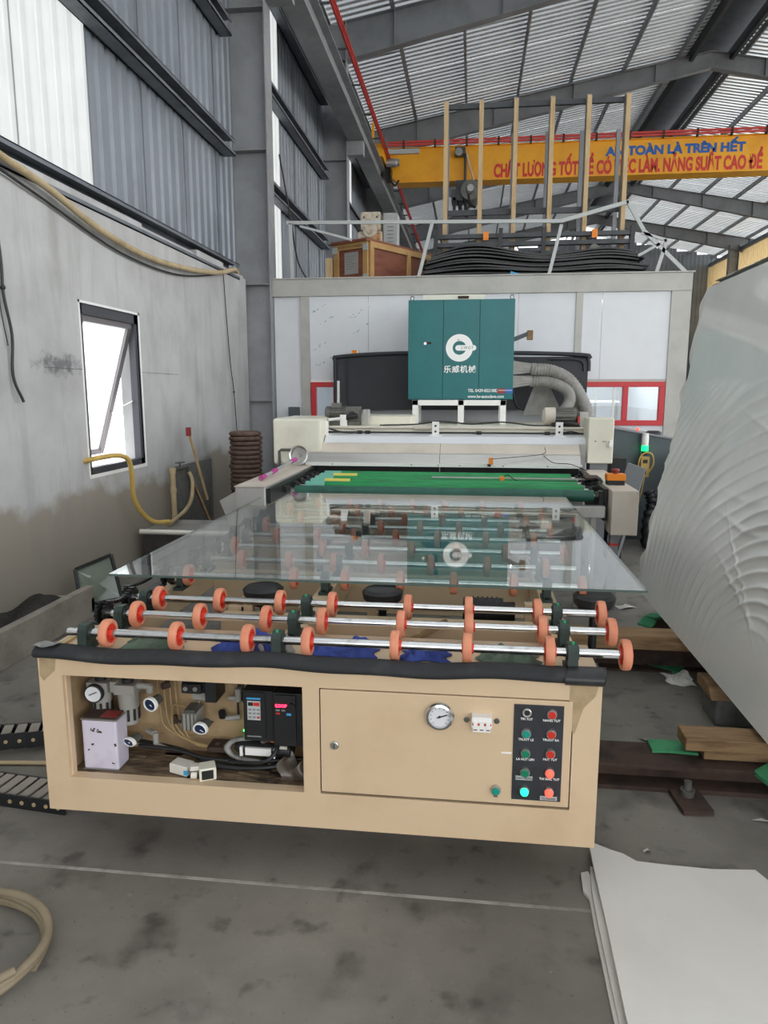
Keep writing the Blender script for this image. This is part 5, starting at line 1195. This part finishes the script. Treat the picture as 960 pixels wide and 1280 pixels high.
scrap(1.0, 4.72, .07, .02, 2.2, 'small white scrap on the floor left of the bent green strip')
# white sheets on the floor, front right
random.seed(9)
def sheet(pts, z, th, label, ph):
    # an irregular sheet: outline polygon filled by a fan grid so that it can undulate a little
    b = MB(); P = [Vector((x, y, 0)) for x, y in pts]
    n = len(P)
    def top(p): return (p.x, p.y, z + th + .004*math.sin(p.x*6 + ph) + .003*math.sin(p.y*8 + ph*2))
    c = sum(P, Vector())/n
    rings = [[c + (p - c)*k/6 for p in P] for k in range(1, 7)]
    vs = [top(c)] + [top(p) for r in rings for p in r] + [(p.x, p.y, z) for p in P]
    fs = [(0, 1 + i, 1 + (i+1) % n) for i in range(n)]
    for k in range(5):
        for i in range(n): fs.append((1 + k*n + i, 1 + (k+1)*n + i, 1 + (k+1)*n + (i+1) % n, 1 + k*n + (i+1) % n))
    b.add(vs, fs, 0, True)
    tp = vs[1 + 5*n:1 + 6*n]; b.add(tp + vs[1 + 6*n:], [(i, n + i, n + (i+1) % n, (i+1) % n) for i in range(n)], 0, False)
    return tag(b.build('paper_sheet', 'paper'), label, 'sheet', 'white sheets on the floor')
sheet([(.45, 2.44), (.52, 2.40), (.56, 2.385), (.60, 2.35), (.70, 2.345), (.85, 2.34), (.99, 2.35), (1.12, 2.05), (1.30, 1.4), (1.3, .9), (.5, .9), (.43, 1.45), (.43, 1.70), (.44, 2.0), (.445, 2.25)], .030, .012, 'topmost of the white sheets stacked on the floor at front right', 0)
sheet([(.44, 2.33), (.7, 2.3), (1.0, 2.3), (1.25, 1.4), (1.25, .9), (.5, .9), (.41, 1.45), (.415, 1.72), (.42, 2.05), (.425, 2.2)], .016, .010, 'middle white sheet of the stack at front right, edge just showing', 2)
sheet([(.405, 2.30), (.43, 2.31), (.44, 2.27), (.9, 2.2), (1.2, 1.4), (1.2, .9), (.5, .9), (.405, 1.45), (.405, 1.75), (.41, 2.05), (.415, 2.18), (.40, 2.21)], .001, .010, 'lowest white sheet of the stack at front right, torn left corner', 4)

# ================================================================== ON THE ROOM ROOF
DZ = 3.187
t = thing('wooden_crate', 'red-brown plywood crate with pale battens on the white room roof', 'crate', (-1.45, 11.2, DZ))
A_ = Vector((-1.52, 10.75, 0)); B_ = Vector((-2.06, 11.05, 0)); C_ = Vector((-.72, 12.0, 0))
ux, uy = (B_ - A_), (C_ - A_); H_ = .56
def cq(u, v, z): p = A_ + ux*u + uy*v; return Vector((p.x, p.y, DZ + z))
b = MB(); b.prism([cq(0, 0, .02), cq(1, 0, .02), cq(1, 1, .02), cq(0, 1, .02)], (0, 0, H_)); b.build('plywood_box', 'ply', t)
nf = -uy.normalized()*.02; nr = -ux.normalized()*.02
def cbat(p, q, w_=.07, nm='batten'): b = MB(); b.beam(p, q, w_, .03); return b.build(nm, 'wood3', t)
for z in (.05, H_ - .03): cbat(cq(0, 0, z) + nf, cq(1, 0, z) + nf, .03, 'batten'); 
for (p, q) in ((cq(0, 0, 0), cq(1, 0, 0)),):
    pass
for u in (.06, .94):
    b = MB(); b.beam(cq(u, 0, 0) + nf, cq(u, 0, H_) + nf, .085, .03, up=(uy.normalized())); b.build('batten', 'wood3', t)
for z in (.05, H_ - .02):
    b = MB(); b.beam(cq(0, 0, z) + nf*1.0, cq(1, 0, z) + nf*1.0, .03, .09); b.build('batten', 'wood3', t)
    b = MB(); b.beam(cq(0, 0, z) + nr, cq(0, 1, z) + nr, .03, .08); b.build('batten', 'wood3', t)
for v in (.03, .62, .97):
    b = MB(); b.beam(cq(0, v, 0) + nr, cq(0, v, H_) + nr, .085, .03, up=(ux.normalized())); b.build('batten', 'wood3', t)
b = MB(); b.prism([cq(-.04, -.05, H_ + .02), cq(1.04, -.05, H_ + .02), cq(1.04, 1.05, H_ + .02), cq(-.04, 1.05, H_ + .02)], (0, 0, .035)); b.build('lid', 'ply', t)
b = MB(); q = nf*1.02 + nf*.06
b.add([cq(.72, 0, .15) + nf*.12, cq(.30, 0, .15) + nf*.12, cq(.30, 0, .46) + nf*.12, cq(.72, 0, .46) + nf*.12], [(0, 1, 2, 3), (3, 2, 1, 0)]); b.build('packing_list', 'paper', t)
b = MB()
for k in range(6): b.beam(cq(.66, 0, .40 - .035*k) + nf*.15, cq(.66 - .30 + .06*(k % 3), 0, .40 - .035*k) + nf*.15, .004, .006)
b.build('printed_line', 'greyp', t)
for z in (.08, H_ - .06):
    for u in (.04, .96): b = MB(); b.obox(cq(u, 0, z) + nf*1.9, (.09, .012, .09), (0, 0, math.atan2(ux.y, ux.x))); b.build('corner_plate', 'ltgrey', t)
b = MB(); b.box(-2.20, -2.10, 11.0, 11.3, DZ, DZ + .40); tag(b.build('timber_block', 'wood2'), 'pale timber block left of the plywood crate on the roof', 'block')
t = thing('machine_casting', 'dirty off-white machine head with orange stains behind the crate', 'machine part', (-1.78, 12.720, DZ))
b = MB(); b.box(-1.98, -1.55, 12.670, 13.020, DZ, DZ + 1.12); b.box(-1.92, -1.58, 12.620, 13.020, DZ + 1.12, DZ + 1.42); b.lathe((-1.75, 12.620, DZ + 1.12), (0, -1, 0), [(0, .12), (.05, .12), (.05, .06), (.08, .06), (.08, 0)], 16); b.build('casting', 'castw', t, bevel=.03)
b = MB(); b.box(-1.75, -1.58, 12.590, 12.670, DZ + .82, DZ + 1.10); b.build('cover_plate', 'castor', t, bevel=.01)
b = MB()
for x in (-1.72, -1.61):
    for z in (.87, .97, 1.06): b.lathe((x, 12.590, DZ + z), (0, -1, 0), [(0, .014), (.012, .014), (.012, 0)], 8)
for x in (-1.86, -1.64): b.lathe((x, 12.620, DZ + 1.33), (0, -1, 0), [(0, .018), (.015, .018), (.015, 0)], 8)
b.tube([(-1.98, 12.640, DZ + .95), (-2.06, 12.620, DZ + .8), (-2.0, 12.570, DZ + .7)], .02, 8); b.build('bolt', 'gun', t)
t = thing('grey_motor_cabinet', 'upright light grey vented cabinet beside the stained casting on the roof', 'cabinet', (-1.42, 12.820, DZ)); t.name = 'vented_cabinet'; ORG['vented_cabinet'] = ORG['grey_motor_cabinet']
b = MB(); b.box(-1.54, -1.30, 12.670, 13.020, DZ, DZ + 1.40); b.build('cabinet_body', 'ltgrey', t, bevel=.012)
for k in range(6): MB().box(-1.47, -1.37, 12.663, 12.670, DZ + .87 + .06*k, DZ + .885 + .06*k).build('vent_slot', 'greyp', t)
b = MB(); b.lathe((-1.42, 12.820, DZ + 1.40), (0, 0, 1), [(0, .02), (.06, .012), (.06, 0)], 8); b.build('eye_bolt', 'gun', t)
MB().box(-1.25, -.1, 13.2, 13.5, DZ, DZ + .62).build('white_crate', 'panel'); tag(bpy.data.objects['white_crate'], 'white bundle under a blue strip behind the plywood crate', 'bundle')
MB().box(-1.27, -.08, 13.18, 13.52, DZ + .625, DZ + .68).build('blue_strip', 'tblue'); tag(bpy.data.objects['blue_strip'], 'blue strip lying on the white bundle behind the crate', 'strip')
# black rubber sheets
random.seed(5)
for k in range(11):
    x0 = -.80 + random.uniform(-.05, .12) + .012*k; x1 = 2.45 - random.uniform(-.02, .12) - .02*k; z = DZ + .004 + .034*k; ph = .3; y0 = 10.62 + random.uniform(-.06, .06)
    b = MB()
    def zf(x, k=k, ph=ph):
        s_ = (x + .8)/3.25
        return .035*math.sin(3.6*x + .8 + ph)*(k/10) + (.075*math.exp(-((x + .15 - .0)/.55)**2) - .09*(max(0, s_ - .72)/.28)**2 - .07*(max(0, .18 - s_)/.18)**2)*(k/10)
    n = 40
    up = [(x0 + (x1 - x0)*i/n, z + .022 + zf(x0 + (x1 - x0)*i/n)) for i in range(n+1)]
    vs = [(x, y0 + .02*math.sin(4*x + k), zz) for x, zz in up] + [(x, y0 + .02*math.sin(4*x + k), zz - .022) for x, zz in up] + [(x, 11.45, zz) for x, zz in up] + [(x, 11.45, zz - .022) for x, zz in up]
    N = n + 1
    fs = []
    for i in range(n): fs += [(N+i, N+i+1, i+1, i), (i, i+1, 2*N+i+1, 2*N+i), (2*N+i, 2*N+i+1, 3*N+i+1, 3*N+i), (3*N+i, 3*N+i+1, N+i+1, N+i)]
    fs += [(0, 2*N, 3*N, N), (n, N+n, 3*N+n, 2*N+n)]
    b.add(vs, fs); o = b.build('rubber_sheet', 'rubber')
    tag(o, ['lowest', 'second lowest', 'third lowest', 'fourth lowest', 'fifth lowest', 'middle', 'fifth from top', 'fourth from top', 'third from top', 'second from top', 'topmost'][k] + ' black rubber sheet of the wavy pile on the white room roof', 'sheet', 'black rubber sheets piled on the roof')
b = MB(); b.obox((.55, 10.56, DZ + .04), (.12, .03, .08), (0, .3, 0)); tag(b.build('blue_scrap', 'sky_blue'), 'small blue scrap in front of the black rubber pile', 'scrap')
# glass rack standing behind the pile
t = thing('stillage_rack', 'tall steel rack with six wood-lined uprights behind the rubber sheets', 'rack', (.85, 11.6, DZ))
xs = [-.46, .06, .565, 1.09, 1.61, 2.16]
for x in xs:
    b = MB(); b.box(x - .035, x + .035, 11.60, 11.72, DZ, 5.90); b.build('upright', 'greyp', t)
    b = MB(); b.box(x - .033, x + .030, 11.53, 11.598, 3.72, 5.86); b.build('wood_lining', 'wood2', t)
    b = MB(); b.box(x - .03, x + .03, 12.2, 12.27, DZ, 5.6); b.build('rear_upright', 'greyp', t)
b = MB(); b.box(xs[0] - .04, xs[-1] + .04, 11.73, 11.79, 5.82, 5.89); b.build('top_bar', 'steel_dark', t)
b = MB(); b.box(xs[0], xs[-1], 11.73, 11.79, 4.30, 4.38); b.build('middle_bar', 'steel_dark', t)
b = MB(); b.box(-.62, 2.32, 11.40, 11.50, 3.78, 3.84); b.box(-.62, 2.32, 11.40, 11.50, 3.90, 3.96); b.box(-.62, 2.30, 11.52, 11.9, 3.62, 3.72); b.build('base_beam', 'steel_dark', t)
for x in (-.60, .36, .98 if False else 1.0, 2.27):
    b = MB(); b.prism([(x - .03, 11.38, 3.60), (x + .03, 11.38, 3.60), (x + .05, 11.38, 4.03), (x - .01, 11.38, 4.03)], (0, .14, 0)); b.build('end_stop', 'black', t)
for x in (.16, 1.74):
    b = MB(); b.box(x - .04, x + .04, 11.36, 11.40, 3.86, 3.98, 0); b.build('orange_clip', 'orange', t)
    b = MB(); b.lathe((x - .0, 11.40, 3.70), (0, -1, 0), [(0, .07), (.05, .07), (.05, .04), (.06, .04), (.06, 0)], 14); b.build('caster', 'gun', t)
for x in (-.55, 2.25):
    b = MB(); b.box(x - .04, x + .04, 11.53, 11.9, DZ, 3.62); b.build('foot', 'steel_dark', t)
# railing of flat bars
t = thing('roof_railing', 'bent light grey steel railing along the front edge of the room roof', 'railing', (0, 10.35, DZ))
RY = 10.36
def bar(nm, p, q, w_=.045): b = MB(); b.beam((p[0], RY, p[1]), (q[0], RY, q[1]), .03, w_, up=(0, 0, 1) if abs(p[0] - q[0]) > abs(p[1] - q[1]) else (1, 0, 0)); return b.build(nm, 'ltgrey', t)
bar('top_rail', (-2.62, 3.96), (1.14, 3.885)); bar('top_rail', (1.14, 3.885), (2.0, 4.105), .05)
for p, q in (((-.767, 3.19), (-.587, 3.90)), ((1.003, 3.19), (1.146, 3.84)), ((2.404, 3.19), (2.52, 3.62)), ((-2.55, 3.19), (-2.57, 3.95))): bar('post', p, q)
bar('brace', (1.985, 4.12), (2.22, 3.73), .05); bar('brace', (2.22, 3.73), (2.79, 3.19), .05); bar('brace', (2.163, 3.42), (2.51, 3.61), .035); bar('brace', (2.19, 3.71), (2.51, 3.61), .035); bar('brace', (-2.43, 3.91), (-1.7, 3.71), .03)
b = MB(); b.tube([(-2.74, 10.5, 4.9), (-2.62, 10.5, 4.2), (-2.5, 10.45, 3.5), (-2.35, 10.4, 3.19)], .012, 6); tag(b.build('slack_cable', 'rubber'), 'slack dark cable hanging from the wall to the roof corner', 'cable')

# ================================================================== OVERHEAD CRANE
t = thing('crane_runway', 'grey steel crane runway beam along the left columns', 'beam', (-2.6, 24, 6.99))
b = MB(); b.box(-2.78, -2.42, 2, 47, 6.99, 7.01); b.box(-2.61, -2.59, 2, 47, 7.01, 7.53); b.box(-2.74, -2.46, 2, 47, 7.53, 7.55); b.build('beam', 'steel', t)
b = MB(); b.box(-2.63, -2.57, 2, 47, 7.55, 7.62); b.build('rail', 'rust', t)
for yf in FR[2:]:
    b = MB(); b.box(-2.8, -2.45, yf - .12, yf + .12, 6.70, 6.985); b.build('bracket', 'steel', t)
b = MB(); 
t = thing('conductor_rail', 'red insulated power rail running along the crane runway', 'rail', (-2.39, 24, 7.8))
b = MB()
for dz in (0, .05, .10): b.box(-2.41 + dz*.3, -2.375 + dz*.3, 2, 47, 7.84 + dz*.8, 7.87 + dz*.8)
b.build('rail', 'railred', t)
b = MB()
for k in range(28): b.box(-2.62, -2.40, 3 + 1.6*k, 3.03 + 1.6*k, 7.80, 7.83)
b.build('hanger', 'steel_dark', t, kind='stuff')
t = thing('bridge_crane', 'yellow overhead bridge crane girder with red and blue safety slogan', 'crane', (2, 21, 7.2))
b = MB(); b.box(-2.15, 13.5, 21.0, 21.35, 7.30, 8.16); b.prism([(-2.55, 21.0, 7.62), (-2.15, 21.0, 7.30), (-2.15, 21.0, 8.16), (-2.55, 21.0, 8.16)], (0, .35, 0)); b.build('girder', 'yellow', t)
b = MB(); b.box(-2.5, 13.5, 20.93, 21.42, 8.16, 8.18); b.box(-2.15, 13.5, 20.90, 21.45, 7.27, 7.30); b.build('girder_flange', 'yellow', t)
b = MB(); b.box(-2.72, -2.42, 19.8, 22.6, 7.64, 7.95, 0); b.build('end_carriage', 'yellow', t)
b = MB(); b.box(-2.70, -2.64, 19.75, 19.8, 7.60, 8.45); b.build('buffer', 'yellow', t)
for y in (20.1, 22.3): b = MB(); b.cyl((-2.66, y, 7.66), (-2.54, y, 7.66), .10, n=16); b.build('carriage_wheel', 'gun', t)
b = MB(); b.lathe((-2.42, 20.6, 7.70), (1, 0, 0), [(0, 0), (0, .11), (.28, .11), (.30, .09), (.36, .09), (.36, 0)], 16, 0); b.box(-2.45, -2.30, 20.65, 21.0, 7.30, 7.62, 1); b.tube([(-2.35, 20.7, 7.6), (-2.3, 20.6, 7.3), (-2.2, 20.7, 7.15), (-2.1, 20.8, 7.3)], .03, 6, 1); b.build('drive_motor', ['inox2', 'blackm'], t)
b = MB(); b.box(-2.4, 13.5, 20.85, 20.89, 8.20, 8.25); b.box(-2.4, 13.5, 20.85, 20.89, 8.27, 8.32); b.build('festoon_rail', 'railred', t)
b = MB()
for k in range(18): b.box(-2.0 + .85*k, -1.95 + .85*k, 20.84, 20.93, 8.15, 8.34)
b.build('rail_support', 'rust', t, kind='stuff')
b = MB(); b.box(-2.45, -1.55, 20.9, 21.0, 8.02, 8.14); b.build('cable_box', 'ltgrey', t)
text('CHẤT LƯỢNG TỐT ĐỂ CÓ VIỆC LÀM, NĂNG SUẤT CAO ĐỂ', (.467, 20.995, 7.365), .455, 'tred', t, offset=.02, sx=.56, name='slogan')
text('AN TOÀN LÀ TRÊN HẾT', (3.42, 20.995, 7.80), .30, 'tblue', t, offset=.016, sx=1.06, name='slogan')
t = thing('hoist_trolley', 'dark electric hoist trolley hanging under the yellow girder', 'hoist', (-.3, 21, 6.5))
b = MB(); b.box(-.55, .02, 20.8, 21.5, 6.95, 7.26); b.box(-.66, -.35, 20.7, 21.3, 6.72, 7.0); b.build('trolley_frame', 'steel_dark', t)
b = MB(); b.lathe((-.15, 20.55, 6.95), (0, 1, 0), [(0, 0), (0, .10), (.03, .12), (.03, .26), (.9, .26), (.9, 0)], 18); b.build('drum', 'gun', t)
b = MB(); b.lathe((-.15, 20.54, 6.98), (0, -1, 0), [(0, .09), (.05, .09), (.05, 0)], 14); b.build('end_cap', 'ltgrey', t)
b = MB(); b.box(-.62, -.54, 20.7, 20.85, 6.45, 6.8); b.cyl((-.45, 20.8, 6.75), (-.40, 20.8, 6.40), .05, n=8); b.cyl((-.28, 20.8, 6.7), (-.24, 20.8, 6.30), .05, n=8); b.tube([(-.2, 20.6, 6.85), (-.15, 20.6, 6.6), (.0, 20.6, 6.5)], .04, 7); b.build('hook_block', 'blackm', t)
b = MB(); b.cyl((-.30, 20.85, 7.25), (-.30, 20.85, 7.95), .035, n=8, m=0); b.tube([(-.05, 20.8, 7.2), (-.18, 20.8, 7.6), (-.28, 20.85, 7.95)], .02, 6, 1); b.box(-.58, -.30, 20.65, 20.95, 7.88, 8.06, 0); b.lathe((-.47, 20.65, 7.95), (0, -1, -.5), [(0, .08), (.08, .1), (.08, 0)], 12, 2); b.build('floodlight', ['steel_dark', 'ltgrey', 'inox2'], t)

# ---- lettering becomes real mesh
bpy.context.view_layer.update()
dg = bpy.context.evaluated_depsgraph_get()
for o in [o for o in scene.objects if o.type == 'FONT']:
    me = bpy.data.meshes.new_from_object(o.evaluated_get(dg)); nm = o.name.split('.')[0]
    n = bpy.data.objects.new(nm, me); col.objects.link(n)
    n.parent = o.parent; n.location = o.location.copy(); n.rotation_euler = o.rotation_euler.copy(); n.scale = o.scale.copy()
    bpy.data.objects.remove(o)
